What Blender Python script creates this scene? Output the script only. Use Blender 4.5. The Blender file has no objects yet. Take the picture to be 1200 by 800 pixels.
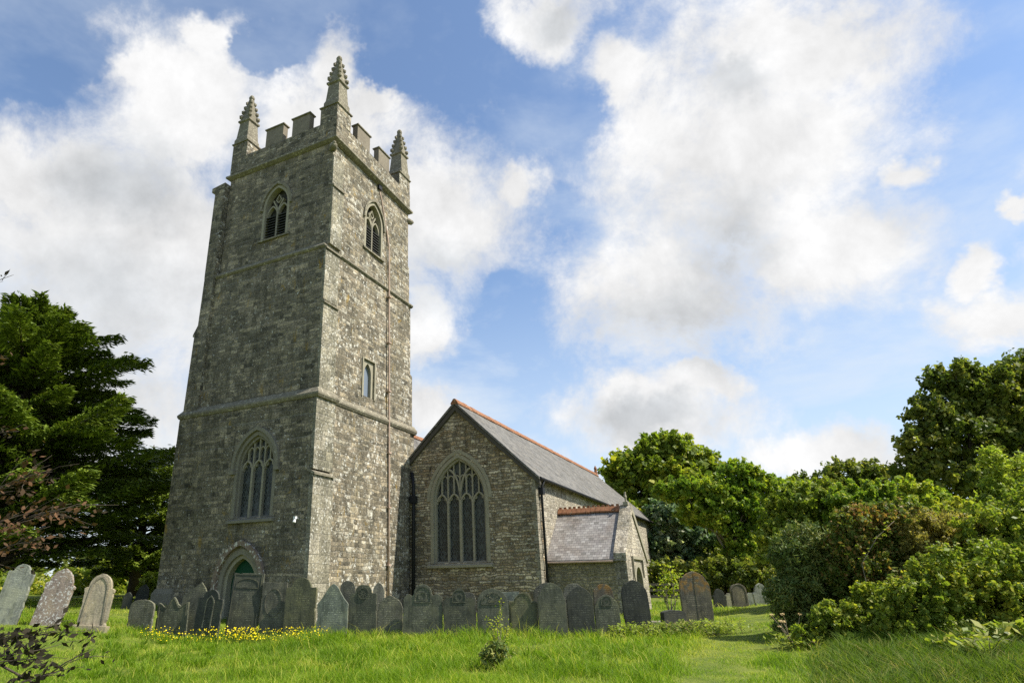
import bpy, bmesh, math, random
import numpy as np
from mathutils import Vector, Matrix

R = math.radians
rng = np.random.default_rng(7)
random.seed(7)
SC = bpy.context.scene
COL = SC.collection

# ------------------------------------------------------------------ camera
F_PX, PITCH, ROLL, CX, CY, EYE = 756.8, 0.3642, 0.0104, 507.96, 399.04, 1.6
cam_d = bpy.data.cameras.new('camera'); cam = bpy.data.objects.new('camera', cam_d); COL.objects.link(cam)
_f = Vector((0, math.cos(PITCH), math.sin(PITCH))); _u0 = Vector((0, -math.sin(PITCH), math.cos(PITCH))); _r0 = Vector((1, 0, 0))
_r = _r0 * math.cos(ROLL) - _u0 * math.sin(ROLL); _u = _r0 * math.sin(ROLL) + _u0 * math.cos(ROLL)
m = Matrix((_r, _u, -_f)).transposed().to_4x4(); m.translation = Vector((0, 0, EYE)); cam.matrix_world = m
cam_d.sensor_fit = 'HORIZONTAL'; cam_d.sensor_width = 36; cam_d.lens = F_PX / 1200 * 36
cam_d.shift_x = (600 - CX) / 1200; cam_d.shift_y = (CY - 400) / 1200
cam_d.clip_start = .1; cam_d.clip_end = 3000
SC.camera = cam
SC.render.engine = 'CYCLES'
SC.cycles.sample_clamp_indirect = 4.; SC.cycles.max_bounces = 8; SC.cycles.diffuse_bounces = 5; SC.cycles.transmission_bounces = 3; SC.cycles.transparent_max_bounces = 4
try: SC.cycles.use_denoising = False
except Exception: pass

# ------------------------------------------------------------------ light
TH = 0.4896
CH_X, CH_Y = -4.8441, 25.7191
SUN_A, SUN_EL = R(16), R(50)
Uw = Vector((math.cos(TH), -math.sin(TH), 0)); Vw = Vector((math.sin(TH), math.cos(TH), 0))
sd = (Uw * math.cos(SUN_A) + Vw * math.sin(SUN_A)) * math.cos(SUN_EL) + Vector((0, 0, math.sin(SUN_EL)))
sl = bpy.data.lights.new('sun', 'SUN'); sl.energy = 4.9; sl.angle = R(.5); sl.color = (1, .95, .86)
so = bpy.data.objects.new('sun', sl); COL.objects.link(so); so.rotation_euler = sd.to_track_quat('Z', 'Y').to_euler(); so.location = (40, 0, 60)
SC.view_settings.view_transform = 'Standard'; SC.view_settings.look = 'None'; SC.view_settings.gamma = 1
SC.view_settings.use_curve_mapping = False; SC.view_settings.exposure = 0.75

def ray(px, py):
    xi, yi = px - CX, py - CY; c, s = math.cos(ROLL), math.sin(ROLL)
    X = xi * c - yi * s; Y = xi * s + yi * c; x = X / F_PX; up = -Y / F_PX
    return Vector((x, math.cos(PITCH) - up * math.sin(PITCH), math.sin(PITCH) + up * math.cos(PITCH)))
def at(px, py, Y):                      # the point of the ray at world depth y = Y
    r = ray(px, py); t = Y / r.y
    return Vector((r.x * t, Y, EYE + r.z * t))

# ---- node helpers
class NT:
    def __init__(self, tree): self.t = tree; self.n = tree.nodes; self.l = tree.links
    def node(self, typ, **kw):
        n = self.n.new(typ)
        for k, v in kw.items(): setattr(n, k, v)
        return n
    def put(self, sock, v):
        if v is None: return
        if isinstance(v, bpy.types.NodeSocket): self.l.new(v, sock)
        else: sock.default_value = v
    def math(self, op, a, b=None, c=None, clamp=False):
        n = self.node('ShaderNodeMath', operation=op, use_clamp=clamp)
        self.put(n.inputs[0], a); self.put(n.inputs[1], b); self.put(n.inputs[2], c)
        return n.outputs[0]
    def vmath(self, op, a, b=None):
        n = self.node('ShaderNodeVectorMath', operation=op); self.put(n.inputs[0], a); self.put(n.inputs[1], b)
        return n.outputs['Value'] if op in ('LENGTH', 'DOT_PRODUCT') else n.outputs[0]
    def mix(self, fac, a, b, blend='MIX'):
        n = self.node('ShaderNodeMix', data_type='RGBA', blend_type=blend)
        self.put(n.inputs[0], fac); self.put(n.inputs[6], a); self.put(n.inputs[7], b); return n.outputs[2]
    def ss(self, v, lo, hi, a=0., b=1.):
        n = self.node('ShaderNodeMapRange', interpolation_type='SMOOTHSTEP')
        self.put(n.inputs[0], v); self.put(n.inputs[1], lo); self.put(n.inputs[2], hi); self.put(n.inputs[3], a); self.put(n.inputs[4], b)
        return n.outputs[0]
    def noise(self, vec, scale, detail=3., rough=.55, dist=0., dim='3D', w=None):
        n = self.node('ShaderNodeTexNoise', noise_dimensions=dim)
        if vec is not None: self.put(n.inputs['Vector'], vec)
        if w is not None: self.put(n.inputs['W'], w)
        n.inputs['Scale'].default_value = scale; n.inputs['Detail'].default_value = detail
        n.inputs['Roughness'].default_value = rough; n.inputs['Distortion'].default_value = dist
        return n.outputs[0], n.outputs[1]
    def ramp(self, fac, stops, interp='LINEAR'):
        n = self.node('ShaderNodeValToRGB'); cr = n.color_ramp; cr.interpolation = interp
        while len(cr.elements) < len(stops): cr.elements.new(.5)
        for e, (p, c) in zip(cr.elements, stops): e.position = p; e.color = (*c, 1)
        self.put(n.inputs[0], fac); return n.outputs[0]
    def xyz(self, x, y, z):
        n = self.node('ShaderNodeCombineXYZ'); self.put(n.inputs[0], x); self.put(n.inputs[1], y); self.put(n.inputs[2], z); return n.outputs[0]
    def sep(self, v):
        n = self.node('ShaderNodeSeparateXYZ'); self.put(n.inputs[0], v); return n.outputs
def c4(c): return (*c, 1)

# ------------------------------------------------------------------ sky
world = bpy.data.worlds.new('World'); SC.world = world; world.use_nodes = True
w = NT(world.node_tree); w.n.clear()
wo = w.node('ShaderNodeOutputWorld'); bg = w.node('ShaderNodeBackground'); w.l.new(bg.outputs[0], wo.inputs[0])
sky = w.node('ShaderNodeTexSky', sky_type='NISHITA'); sky.sun_disc = False; sky.sun_elevation = SUN_EL
sky.sun_rotation = math.atan2(sd.x, sd.y); sky.air_density = 1.0; sky.dust_density = .6; sky.ozone_density = 1.6
dirv = w.node('ShaderNodeTexCoord').outputs['Generated']
_, wc = w.noise(dirv, 8., 5, .65); warp = w.vmath('SCALE', w.vmath('SUBTRACT', wc, (.5, .5, .5))); warp.node.inputs['Scale'].default_value = .13
dw = w.vmath('ADD', dirv, warp)
def blob(px, py, rx, ry, ang=0.):
    c = ray(px, py).normalized(); k = math.sqrt(1 + ((px - CX)**2 + (py - CY)**2) / F_PX**2)
    right = _r - c * _r.dot(c); right.normalize(); up = c.cross(right)
    q = Matrix((right, up, c)).transposed() @ Matrix.Rotation(ang, 3, 'Z')
    mp = w.node('ShaderNodeMapping', vector_type='TEXTURE'); w.l.new(dw, mp.inputs[0])
    mp.inputs[1].default_value = c; mp.inputs[2].default_value = q.to_euler()
    mp.inputs[3].default_value = (rx / F_PX / k, ry / F_PX / k, .6)
    return w.math('SUBTRACT', 1., w.vmath('LENGTH', mp.outputs[0]))
def field(bl, sm=.12):
    v = None
    for b in bl:
        f = blob(*b)
        v = f if v is None else w.math('SMOOTH_MAX', v, f, sm)
    return v
# big cumulus banks, seen over the tower, over the aisle and low on the horizon
CL = [(60, 210, 210, 110), (150, 300, 260, 190), (40, 470, 260, 180), (230, 120, 150, 100), (170, 90, 60, 50), (245, 45, 45, 35), (400, 75, 55, 60), (380, 150, 150, 80), (445, 115, 35, 25),
      (520, 250, 140, 110), (610, 215, 50, 45), (500, 390, 50, 50),
      (860, 170, 220, 190), (780, 340, 160, 110), (930, 60, 190, 100), (640, 20, 90, 50), (980, 290, 130, 90), (1060, 205, 45, 35), (720, 90, 60, 50), (900, -80, 260, 90),
      (1180, 370, 80, 45), (1140, 320, 35, 30), (1192, 238, 26, 18), (760, 485, 130, 60), (970, 535, 110, 45), (820, 450, 60, 30), (510, 480, 40, 45), (620, 600, 200, 70), (1080, 700, 240, 80),
      (1500, 200, 250, 160), (-400, 200, 260, 220), (300, -420, 500, 200), (1700, 600, 400, 200)]
GAP = [(300, 70, 40, 26), (515, 75, 95, 60), (690, 130, 45, 60), (310, 55, 45, 28), (30, 60, 120, 50), (585, 400, 40, 90)]
dens = field(CL)
for g in GAP:
    gb = blob(*g); dens = w.math('SUBTRACT', dens, w.math('MULTIPLY', w.math('MAXIMUM', gb, 0.), .75))
n1, _ = w.noise(dirv, 7, 10, .66, .25); n3, _ = w.noise(dirv, 22, 8, .7, .2); n2, _ = w.noise(dirv, 2.6, 4, .5)
fb = w.math('ADD', w.math('MULTIPLY', w.math('ADD', w.math('SUBTRACT', n1, .5), w.math('MULTIPLY', w.math('SUBTRACT', n3, .5), .4)), 1.35), w.math('MULTIPLY', w.math('SUBTRACT', n2, .5), .35))
dens = w.math('ADD', dens, fb)
mask = w.ss(dens, -.06, .62)
# thin veil of cirrus towards the lower sky
vx = w.sep(dirv)
veil_n, _ = w.noise(w.vmath('MULTIPLY', dirv, (2, 2, 4)), 1.6, 6, .6, .2)
veil = w.math('MULTIPLY', w.ss(veil_n, .3, .75), w.ss(vx[2], .95, .3, .16, .85))
veil = w.math('MAXIMUM', veil, w.ss(vx[2], .5, .02, .04, .7))
n1b, _ = w.noise(w.vmath('ADD', dirv, (.035, -.01, .05)), 8, 5, .6, .0)
relief = w.math('MULTIPLY', w.math('SUBTRACT', n1, n1b), .34)
GR = [(70, 390, 240, 130), (30, 470, 180, 110), (800, 390, 190, 70), (700, 400, 110, 50), (860, 290, 70, 80), (520, 330, 120, 60), (150, 210, 110, 80), (760, 490, 110, 30), (660, 20, 70, 30), (850, 90, 60, 30)]
grey = w.math('MULTIPLY', w.ss(field(GR, .2), -.1, .8), w.ss(dens, .15, .7))
gn, _ = w.noise(dirv, 5, 4, .55)
grey = w.math('MULTIPLY', grey, w.ss(gn, .3, .7, .7, 1.1))
bright = w.math('SUBTRACT', w.math('ADD', .53, w.math('MULTIPLY', relief, w.ss(dens, 0., .6, .3, 1.))), w.math('MULTIPLY', grey, .13), clamp=True)
cloudc = w.mix(grey, c4((1.0, 1.0, 1.0)), c4((.93, .965, 1.0)))
cl = w.node('ShaderNodeVectorMath', operation='SCALE'); w.l.new(cloudc, cl.inputs[0]); w.l.new(bright, cl.inputs['Scale'])
SKY_K = .1
sk = w.node('ShaderNodeVectorMath', operation='SCALE'); w.l.new(sky.outputs[0], sk.inputs[0]); sk.inputs['Scale'].default_value = SKY_K * .98
base = w.mix(veil, w.mix(1., sk.outputs[0], c4((1.04, 1.13, 1.2)), 'MULTIPLY'), c4((.46, .51, .565)))
allc = w.mix(mask, base, cl.outputs[0])
# the Background runs at SKY_K; the clouds are divided by it so that only the blue sky is scaled once
dv = w.node('ShaderNodeVectorMath', operation='SCALE'); w.l.new(allc, dv.inputs[0]); dv.inputs['Scale'].default_value = 1 / SKY_K
w.l.new(dv.outputs[0], bg.inputs[0]); bg.inputs[1].default_value = SKY_K
world.cycles.sampling_method = 'MANUAL'; world.cycles.sample_map_resolution = 512

# ------------------------------------------------------------------ numpy noise
_tab = rng.random((256, 256))
def vnoise(x, y):
    x = np.asarray(x, float); y = np.asarray(y, float)
    xi = np.floor(x).astype(int); yi = np.floor(y).astype(int); fx = x - xi; fy = y - yi
    fx = fx * fx * (3 - 2 * fx); fy = fy * fy * (3 - 2 * fy)
    g = lambda a, b: _tab[a & 255, b & 255]
    return (g(xi, yi) * (1 - fx) + g(xi + 1, yi) * fx) * (1 - fy) + (g(xi, yi + 1) * (1 - fx) + g(xi + 1, yi + 1) * fx) * fy
def fbm(x, y): return (vnoise(x, y) + .5 * vnoise(x * 2.1 + 7, y * 2.1) + .25 * vnoise(x * 4.3, y * 4.3 + 9)) / 1.75
def gz(x, y):                            # ground height
    x = np.asarray(x, float); y = np.asarray(y, float)
    z = np.clip(.0265 * (y - 12.3), -.12, .95)
    z = z + .07 * (fbm(x * .35 + 40, y * .35 + 40) - .5) * np.clip((y - 9) / 5, 0, 1)
    z = z + np.clip((-x - 7.5) / 3.5, 0, 1) * .54 * np.clip((y - 14) / 4, 0, 1)
    z = z + np.clip((x - (4.2 + .22 * y)) / 4, 0, 1) * .45 * np.clip((34 - y) / 6, 0, 1)   # the hedge bank on the right
    return z
def G(x, y): return float(gz(x, y))

# ------------------------------------------------------------------ object helpers
def props(o, label=None, cat=None, group=None, kind=None):
    for k, v in (('label', label), ('category', cat), ('group', group), ('kind', kind)):
        if v: o[k] = v
    return o
def empty(name, loc, rz=0.):
    o = bpy.data.objects.new(name, None); COL.objects.link(o); o.location = loc; o.rotation_euler = (0, 0, rz); o.empty_display_size = .3
    return o
def link(name, me, mat=None, parent=None):
    o = bpy.data.objects.new(name, me); COL.objects.link(o)
    if mat is not None: me.materials.append(mat)
    if parent is not None: o.parent = parent
    return o
def np_mesh(name, V, F, tint=None, smooth=False):
    me = bpy.data.meshes.new(name); V = np.asarray(V, np.float32); F = np.asarray(F, np.int32); k = F.shape[1]
    me.vertices.add(len(V)); me.vertices.foreach_set('co', V.ravel())
    me.loops.add(F.size); me.loops.foreach_set('vertex_index', F.ravel())
    me.polygons.add(len(F)); me.polygons.foreach_set('loop_start', np.arange(0, F.size, k, dtype=np.int32))
    me.polygons.foreach_set('use_smooth', np.full(len(F), smooth))
    if tint is not None:
        a = me.attributes.new('tint', 'FLOAT', 'POINT'); a.data.foreach_set('value', np.asarray(tint, np.float32))
    me.update(calc_edges=True); me.validate(); return me
class MB:                                # collects shapes into ONE mesh
    def __init__(self): self.v = []; self.f = []
    def add(self, vs, fs):
        b = len(self.v); self.v += [tuple(p) for p in vs]; self.f += [tuple(i + b for i in q) for q in fs]; return self
    def box(self, x0, x1, y0, y1, z0, z1):
        return self.add([(x0, y0, z0), (x1, y0, z0), (x1, y1, z0), (x0, y1, z0), (x0, y0, z1), (x1, y0, z1), (x1, y1, z1), (x0, y1, z1)],
                        [(0, 3, 2, 1), (4, 5, 6, 7), (0, 1, 5, 4), (1, 2, 6, 5), (2, 3, 7, 6), (3, 0, 4, 7)])
    def prism(self, pts, a, b, fn):      # pts: outline; fn(p, t) -> 3D; extruded from t=a to t=b
        n = len(pts); vs = [fn(p, a) for p in pts] + [fn(p, b) for p in pts]
        return self.add(vs, [tuple(range(n))[::-1], tuple(range(n, 2 * n))] + [(i, (i + 1) % n, n + (i + 1) % n, n + i) for i in range(n)])
    def tube(self, pts, rad, seg=8, caps=True):
        pts = [Vector(p) for p in pts]; rad = rad if hasattr(rad, '__len__') else [rad] * len(pts); rings = []
        for i, p in enumerate(pts):
            d = (pts[min(i + 1, len(pts) - 1)] - pts[max(i - 1, 0)])
            d = d.normalized() if d.length > 1e-9 else Vector((0, 0, 1))
            a = d.orthogonal().normalized() if i == 0 else (a - d * a.dot(d)).normalized()
            b = d.cross(a); rings.append([p + (a * math.cos(t) + b * math.sin(t)) * rad[i] for t in [2 * math.pi * k / seg for k in range(seg)]])
        fs = [(i * seg + k, i * seg + (k + 1) % seg, (i + 1) * seg + (k + 1) % seg, (i + 1) * seg + k) for i in range(len(pts) - 1) for k in range(seg)]
        if caps: fs += [tuple(range(seg))[::-1], tuple(range((len(pts) - 1) * seg, len(pts) * seg))]
        return self.add([v for r in rings for v in r], fs)
    def ribbon(self, pts, wd, d0, d1, fn):   # a bar following a 2D line in a window plane
        n = len(pts); P = [Vector(p) for p in pts]; L = []; Rr = []
        for i, p in enumerate(P):
            t = (P[min(i + 1, n - 1)] - P[max(i - 1, 0)]).normalized(); q = Vector((-t.y, t.x))
            L.append(p + q * wd / 2); Rr.append(p - q * wd / 2)
        vs = [fn(p.x, p.y, d) for d in (d0, d1) for p in L + Rr]; N = 2 * n; fs = []
        for i in range(n - 1):
            a, b, c, e = i, i + 1, n + i + 1, n + i
            fs += [(a, b, c, e), (N + e, N + c, N + b, N + a), (a, N + a, N + b, b), (e, c, N + c, N + e)]
        fs += [(0, n, N + n, N), (n - 1, N + n - 1, N + 2 * n - 1, 2 * n - 1)]
        return self.add(vs, fs)
    def sweep(self, prof, path, normal_right=True):   # moulding: prof (outward, dz) along a plan path (u, v, z)
        P = [Vector(p) for p in path]; n = len(P); k = len(prof); vs = []
        ns = []
        for i in range(n - 1):
            d = (P[i + 1] - P[i]); q = Vector((d.y, -d.x, 0)).normalized(); ns.append(q if normal_right else -q)
        for i in range(n):
            a = ns[max(i - 1, 0)]; b = ns[min(i, n - 2)]; mi = (a + b) / (1 + a.dot(b))
            vs += [P[i] + mi * o + Vector((0, 0, z)) for o, z in prof]
        fs = [(i * k + j, (i + 1) * k + j, (i + 1) * k + (j + 1) % k, i * k + (j + 1) % k) for i in range(n - 1) for j in range(k)]
        fs += [tuple(range(k)), tuple(range((n - 1) * k, n * k))[::-1]]
        return self.add(vs, fs)
    def mesh(self, name):
        me = bpy.data.meshes.new(name); me.from_pydata(self.v, [], self.f); bm = bmesh.new(); bm.from_mesh(me)
        bmesh.ops.recalc_face_normals(bm, faces=bm.faces); bm.to_mesh(me); bm.free(); return me
    def build(self, name, mat, parent=None, bevel=0., smooth=False):
        me = self.mesh(name)
        if bevel:
            bm = bmesh.new(); bm.from_mesh(me)
            ed = [e for e in bm.edges if len(e.link_faces) == 2 and e.calc_face_angle(0) > .5]
            bmesh.ops.bevel(bm, geom=ed, offset=bevel, segments=2, affect='EDGES', profile=.6, clamp_overlap=True); bm.to_mesh(me); bm.free()
        if smooth:
            for p in me.polygons: p.use_smooth = True
        return link(name, me, mat, parent)
def cut(obj, cutters):                   # real openings: boolean, applied
    keep = obj.parent; obj.parent = church; bpy.context.view_layer.update()
    for mb in cutters:
        c = link('cutter', mb.mesh('cutter')); c.parent = church; md = obj.modifiers.new('b', 'BOOLEAN'); md.operation = 'DIFFERENCE'; md.solver = 'EXACT'; md.object = c
        dg = bpy.context.evaluated_depsgraph_get(); me = bpy.data.meshes.new_from_object(obj.evaluated_get(dg))
        obj.modifiers.clear(); old = obj.data; obj.data = me; bpy.data.objects.remove(c)
    obj.parent = keep
    return obj

# ------------------------------------------------------------------ materials
def mat(name):
    m_ = bpy.data.materials.new(name); m_.use_nodes = True; t = NT(m_.node_tree); b = t.n['Principled BSDF']; b.inputs['Roughness'].default_value = .9
    b.inputs['Specular IOR Level'].default_value = .2
    return m_, t, b
def bump(t, b, h, dist=.02, st=1.):
    n = t.node('ShaderNodeBump'); n.inputs['Strength'].default_value = st; n.inputs['Distance'].default_value = dist
    t.l.new(h, n.inputs['Height']); t.l.new(n.outputs[0], b.inputs['Normal'])
def wall_h(t):                           # coordinate along the wall, whatever way it faces (object axes)
    P = t.node('ShaderNodeTexCoord').outputs['Object']; vt = t.node('ShaderNodeVectorTransform', vector_type='NORMAL', convert_from='WORLD', convert_to='OBJECT')
    t.l.new(t.node('ShaderNodeNewGeometry').outputs['True Normal'], vt.inputs[0]); N = t.sep(vt.outputs[0]); p = t.sep(P)
    f = t.math('GREATER_THAN', t.math('ABSOLUTE', N[0]), t.math('ABSOLUTE', N[1]))
    mx = t.node('ShaderNodeMix', data_type='FLOAT'); t.put(mx.inputs[0], f); t.put(mx.inputs[2], p[0]); t.put(mx.inputs[3], p[1])
    return P, mx.outputs[0], p[2], N
def masonry(name, cols, mortar, rh=.2, mw=.45, lichen=.5, orange=.2, pale=0., warp=.075, joint=.014, lich_col=(.62, .6, .52), orange_col=(.3, .19, .03), fleck=9., mort_f=1., lift=1.):
    m_, t, b = mat(name); P, h, z, N = wall_h(t)
    nv, nc = t.noise(P, 1.6, 3, .6); s = t.sep(nc); nf, nfc = t.noise(P, 7., 3, .6); s2 = t.sep(nfc)
    h = t.math('ADD', h, t.math('ADD', t.math('MULTIPLY', t.math('SUBTRACT', s[0], .5), warp * 2.5), t.math('MULTIPLY', t.math('SUBTRACT', s2[0], .5), warp)))
    z = t.math('ADD', z, t.math('ADD', t.math('MULTIPLY', t.math('SUBTRACT', s[1], .5), warp * 2.2), t.math('MULTIPLY', t.math('SUBTRACT', s2[1], .5), warp * .7)))
    zn, _ = t.noise(None, 1.7, 1, .5, dim='1D', w=z)                      # courses of unequal height
    row = t.math('ADD', t.math('DIVIDE', z, rh), t.math('MULTIPLY', zn, 2.2)); ri = t.math('FLOOR', row)
    wr = t.node('ShaderNodeTexWhiteNoise', noise_dimensions='1D'); t.put(wr.inputs['W'], ri); rv = wr.outputs[0]
    wd = t.math('MULTIPLY', t.math('ADD', t.math('MULTIPLY', rv, .9), .6), mw)
    hn, _ = t.noise(None, 1.9, 1, .5, dim='1D', w=t.math('ADD', h, t.math('MULTIPLY', ri, 17.3)))
    col = t.math('ADD', t.math('ADD', t.math('DIVIDE', h, wd), t.math('MULTIPLY', rv, 9.)), t.math('MULTIPLY', hn, 1.6)); ci = t.math('FLOOR', col)
    wn = t.node('ShaderNodeTexWhiteNoise', noise_dimensions='2D'); t.l.new(t.xyz(ci, ri, 0.), wn.inputs['Vector']); cell = wn.outputs[0]; wn_g = t.sep(wn.outputs[1])[1]
    fx = t.math('FRACT', col); fz = t.math('FRACT', row)
    dx = t.math('MULTIPLY', t.math('MINIMUM', fx, t.math('SUBTRACT', 1., fx)), wd); dz = t.math('MULTIPLY', t.math('MINIMUM', fz, t.math('SUBTRACT', 1., fz)), rh)
    fine, _ = t.noise(P, 34., 4, .65)
    dist = t.math('ADD', t.math('MINIMUM', dx, dz), t.math('MULTIPLY', t.math('SUBTRACT', fine, .5), .03))
    stone = t.ss(dist, joint * .4, joint * 1.5)
    colr = t.ramp(cell, [(i / (len(cols) - 1), tuple(x * lift for x in c)) for i, c in enumerate(cols)])
    south = t.ss(N[0], .2, .8)
    if pale:
        pn, _ = t.noise(P, 1.7, 5, .7, .3)
        pm = t.math('MULTIPLY', t.math('GREATER_THAN', wn_g, .8), t.math('MULTIPLY', t.math('ADD', t.math('MULTIPLY', south, .8), .2), t.ss(pn, .4, .54)))
        colr = t.mix(t.math('MULTIPLY', pm, pale * 5), colr, c4((.46, .43, .36)))
    med, _ = t.noise(P, 13., 6, .75); big, _ = t.noise(P, .55, 4, .6)
    colr = t.mix(t.ss(med, .32, .68, .0, 1.), t.mix(1., colr, c4((.42, .42, .40)), 'MULTIPLY'), t.mix(1., colr, c4((1.55, 1.5, 1.4)), 'MULTIPLY'))
    colr = t.mix(t.ss(big, .4, .62, 0., .7), colr, t.mix(1., colr, c4((.6, .62, .6)), 'MULTIPLY'))
    mstone = t.math('SUBTRACT', 1., t.math('MULTIPLY', t.math('SUBTRACT', 1., stone), mort_f))
    colr = t.mix(mstone, c4(mortar), colr)
    stn, _ = t.noise(t.vmath('MULTIPLY', P, (1.8, 1.8, .3)), 1.2, 6, .7, .4)
    colr = t.mix(t.ss(stn, .48, .66, 0., .6), colr, t.mix(1., colr, c4((.45, .46, .44)), 'MULTIPLY'))
    colr = t.mix(t.ss(stn, .47, .33, 0., .6), colr, t.mix(1., colr, c4((1.5, 1.48, 1.4)), 'MULTIPLY'))
    # lichen: pale crusty flecks, thicker on the weather side, and yellow patches
    fl, _ = t.noise(P, fleck, 6, .72); lb, _ = t.noise(P, .8, 3, .6)
    th_ = t.math('SUBTRACT', t.math('SUBTRACT', .71 - lichen * .12, t.math('MULTIPLY', t.math('SUBTRACT', lb, .5), .22)), t.math('MULTIPLY', south, .04))
    colr = t.mix(t.math('MULTIPLY', t.ss(fl, th_, t.math('ADD', th_, .05)), .8), colr, c4(lich_col))
    on, _ = t.noise(t.vmath('MULTIPLY', P, (1, 1, .45)), 2.3, 5, .65, .5)
    colr = t.mix(t.ss(on, .74 - orange * .14, .82 - orange * .1, 0., .7), colr, c4(orange_col))
    t.l.new(colr, b.inputs['Base Color'])
    hh = t.math('ADD', t.math('MULTIPLY', stone, .6), t.math('ADD', t.math('MULTIPLY', fine, .35), t.math('MULTIPLY', cell, .45)))
    bump(t, b, hh, .035, .9)
    return m_
def plain(name, col, var=.25, rough=.9, scale=14., spots=None, spot_th=.62, bumpd=.01, spec=.2):
    m_, t, b = mat(name); P = t.node('ShaderNodeTexCoord').outputs['Object']; n, _ = t.noise(P, scale, 5, .65); n2, _ = t.noise(P, scale * .15, 3, .6)
    k = t.math('ADD', t.math('MULTIPLY', n, var * 2), t.math('ADD', 1 - var * 1.5, t.math('MULTIPLY', n2, var)))
    v = t.node('ShaderNodeVectorMath', operation='SCALE'); v.inputs[0].default_value = col; t.l.new(k, v.inputs['Scale']); c = v.outputs[0]
    if spots:
        s, _ = t.noise(P, scale * .9, 5, .7); c = t.mix(t.ss(s, spot_th, spot_th + .04, 0., .85), c, c4(spots))
    t.l.new(c, b.inputs['Base Color']); b.inputs['Roughness'].default_value = rough; b.inputs['Specular IOR Level'].default_value = spec
    if bumpd: bump(t, b, n, bumpd, .8)
    return m_
def slates(name, cols, lich, rh, mw, orange=0.):
    m_, t, b = mat(name); P, h, z, N = wall_h(t); nv, nc = t.noise(P, 2., 3, .6); s = t.sep(nc)
    z = t.math('ADD', z, t.math('MULTIPLY', t.math('SUBTRACT', s[1], .5), .03)); row = t.math('DIVIDE', z, rh); ri = t.math('FLOOR', row)
    wr = t.node('ShaderNodeTexWhiteNoise', noise_dimensions='1D'); t.put(wr.inputs['W'], ri)
    col = t.math('ADD', t.math('DIVIDE', h, mw), t.math('ADD', t.math('MULTIPLY', ri, .5), t.math('MULTIPLY', wr.outputs[0], .3))); ci = t.math('FLOOR', col)
    wn = t.node('ShaderNodeTexWhiteNoise', noise_dimensions='2D'); t.l.new(t.xyz(ci, ri, 0.), wn.inputs['Vector'])
    fx = t.math('FRACT', col); fz = t.math('FRACT', row); ex = t.math('MINIMUM', fx, t.math('SUBTRACT', 1., fx))
    c = t.ramp(wn.outputs[0], [(i / (len(cols) - 1), q) for i, q in enumerate(cols)])
    n, _ = t.noise(P, 16., 5, .7); bg_, _ = t.noise(P, .9, 4, .6, .4)
    c = t.mix(t.ss(bg_, .42, .66, 0., .8), c, t.mix(1., c, c4(lich), 'MULTIPLY'))
    c = t.mix(t.ss(n, .55, .7, 0., .55), c, c4((.33, .33, .3)))
    gap = t.math('MULTIPLY', t.ss(ex, .0, .05), t.ss(fz, .0, .1)); c = t.mix(gap, c4((.03, .03, .032)), c)
    t.l.new(c, b.inputs['Base Color']); b.inputs['Roughness'].default_value = .62; b.inputs['Specular IOR Level'].default_value = .35
    bump(t, b, t.math('ADD', t.math('MULTIPLY', t.math('SUBTRACT', 1., fz), .7), t.math('ADD', t.math('MULTIPLY', wn.outputs[0], .3), t.math('MULTIPLY', n, .25))), .022, .9)
    return m_

M = {}
M['tower'] = masonry('tower_masonry', [(.052, .047, .036), (.124, .106, .078), (.078, .069, .051), (.21, .178, .127), (.094, .083, .062), (.162, .138, .104)], (.20, .185, .145), .165, .34, .8, 1.0, pale=.15, warp=.1, lift=1.72, mort_f=.6, fleck=6.)
M['gable'] = masonry('gable_rubble', [(.09, .068, .042), (.16, .125, .08), (.065, .057, .045), (.21, .175, .125), (.12, .105, .08), (.27, .235, .18), (.14, .1, .06)], (.17, .14, .095), .125, .34, .8, .42, warp=.12, joint=.02, fleck=9., lift=2.35)
M['side'] = masonry('pale_rubble', [(.30, .265, .205), (.46, .42, .35), (.22, .195, .15), (.38, .335, .26), (.5, .46, .38)], (.33, .29, .23), .14, .25, .5, .0, warp=.13)
M['porchwall'] = masonry('porch_rubble', [(.12, .105, .06), (.17, .14, .085), (.09, .08, .055), (.21, .175, .115), (.14, .125, .08)], (.24, .215, .155), .12, .3, .6, .2, warp=.1, lift=2.0)
M['quoin'] = masonry('granite_quoins', [(.24, .21, .165), (.30, .275, .22), (.2, .18, .135), (.34, .31, .25)], (.3, .27, .22), .38, .7, .35, .35, warp=.02, joint=.01, mort_f=.5)
M['towerquoin'] = masonry('lichened_quoins', [(.2, .185, .14), (.3, .275, .21), (.16, .15, .115), (.35, .32, .255)], (.26, .24, .19), .36, .55, .9, .5, warp=.03, joint=.012, mort_f=.5)
M['dress'] = plain('dressed_granite', (.27, .245, .175), .4, .92, 18., (.46, .44, .36), .62)
M['dressdark'] = plain('weathered_granite', (.2, .182, .135), .4, .95, 14., (.45, .44, .38), .62)
M['hood'] = plain('lichen_spotted_hood', (.2, .15, .11), .4, .95, 7., (.6, .58, .5), .54)
M['string'] = plain('lichened_string_stone', (.18, .16, .115), .7, .95, 8., (.4, .37, .27), .57)
M['merlon'] = plain('brown_merlon_stone', (.19, .162, .12), .5, .95, 10., (.4, .4, .34), .64)
M['roof'] = slates('dark_slates', [(.07, .066, .055), (.145, .135, .115), (.1, .093, .08), (.185, .17, .14)], (.7, .66, .58), .15, .26)
M['porchroof'] = slates('lichened_slates', [(.15, .138, .122), (.27, .25, .225), (.2, .18, .165), (.34, .32, .29)], (.82, .75, .68), .105, .2)
M['ridge'] = plain('terracotta_ridge', (.24, .11, .055), .7, .85, 7., (.36, .3, .2), .6)
M['lead'] = plain('black_cast_iron', (.018, .018, .019), .2, .55, 10., bumpd=.003)
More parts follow.
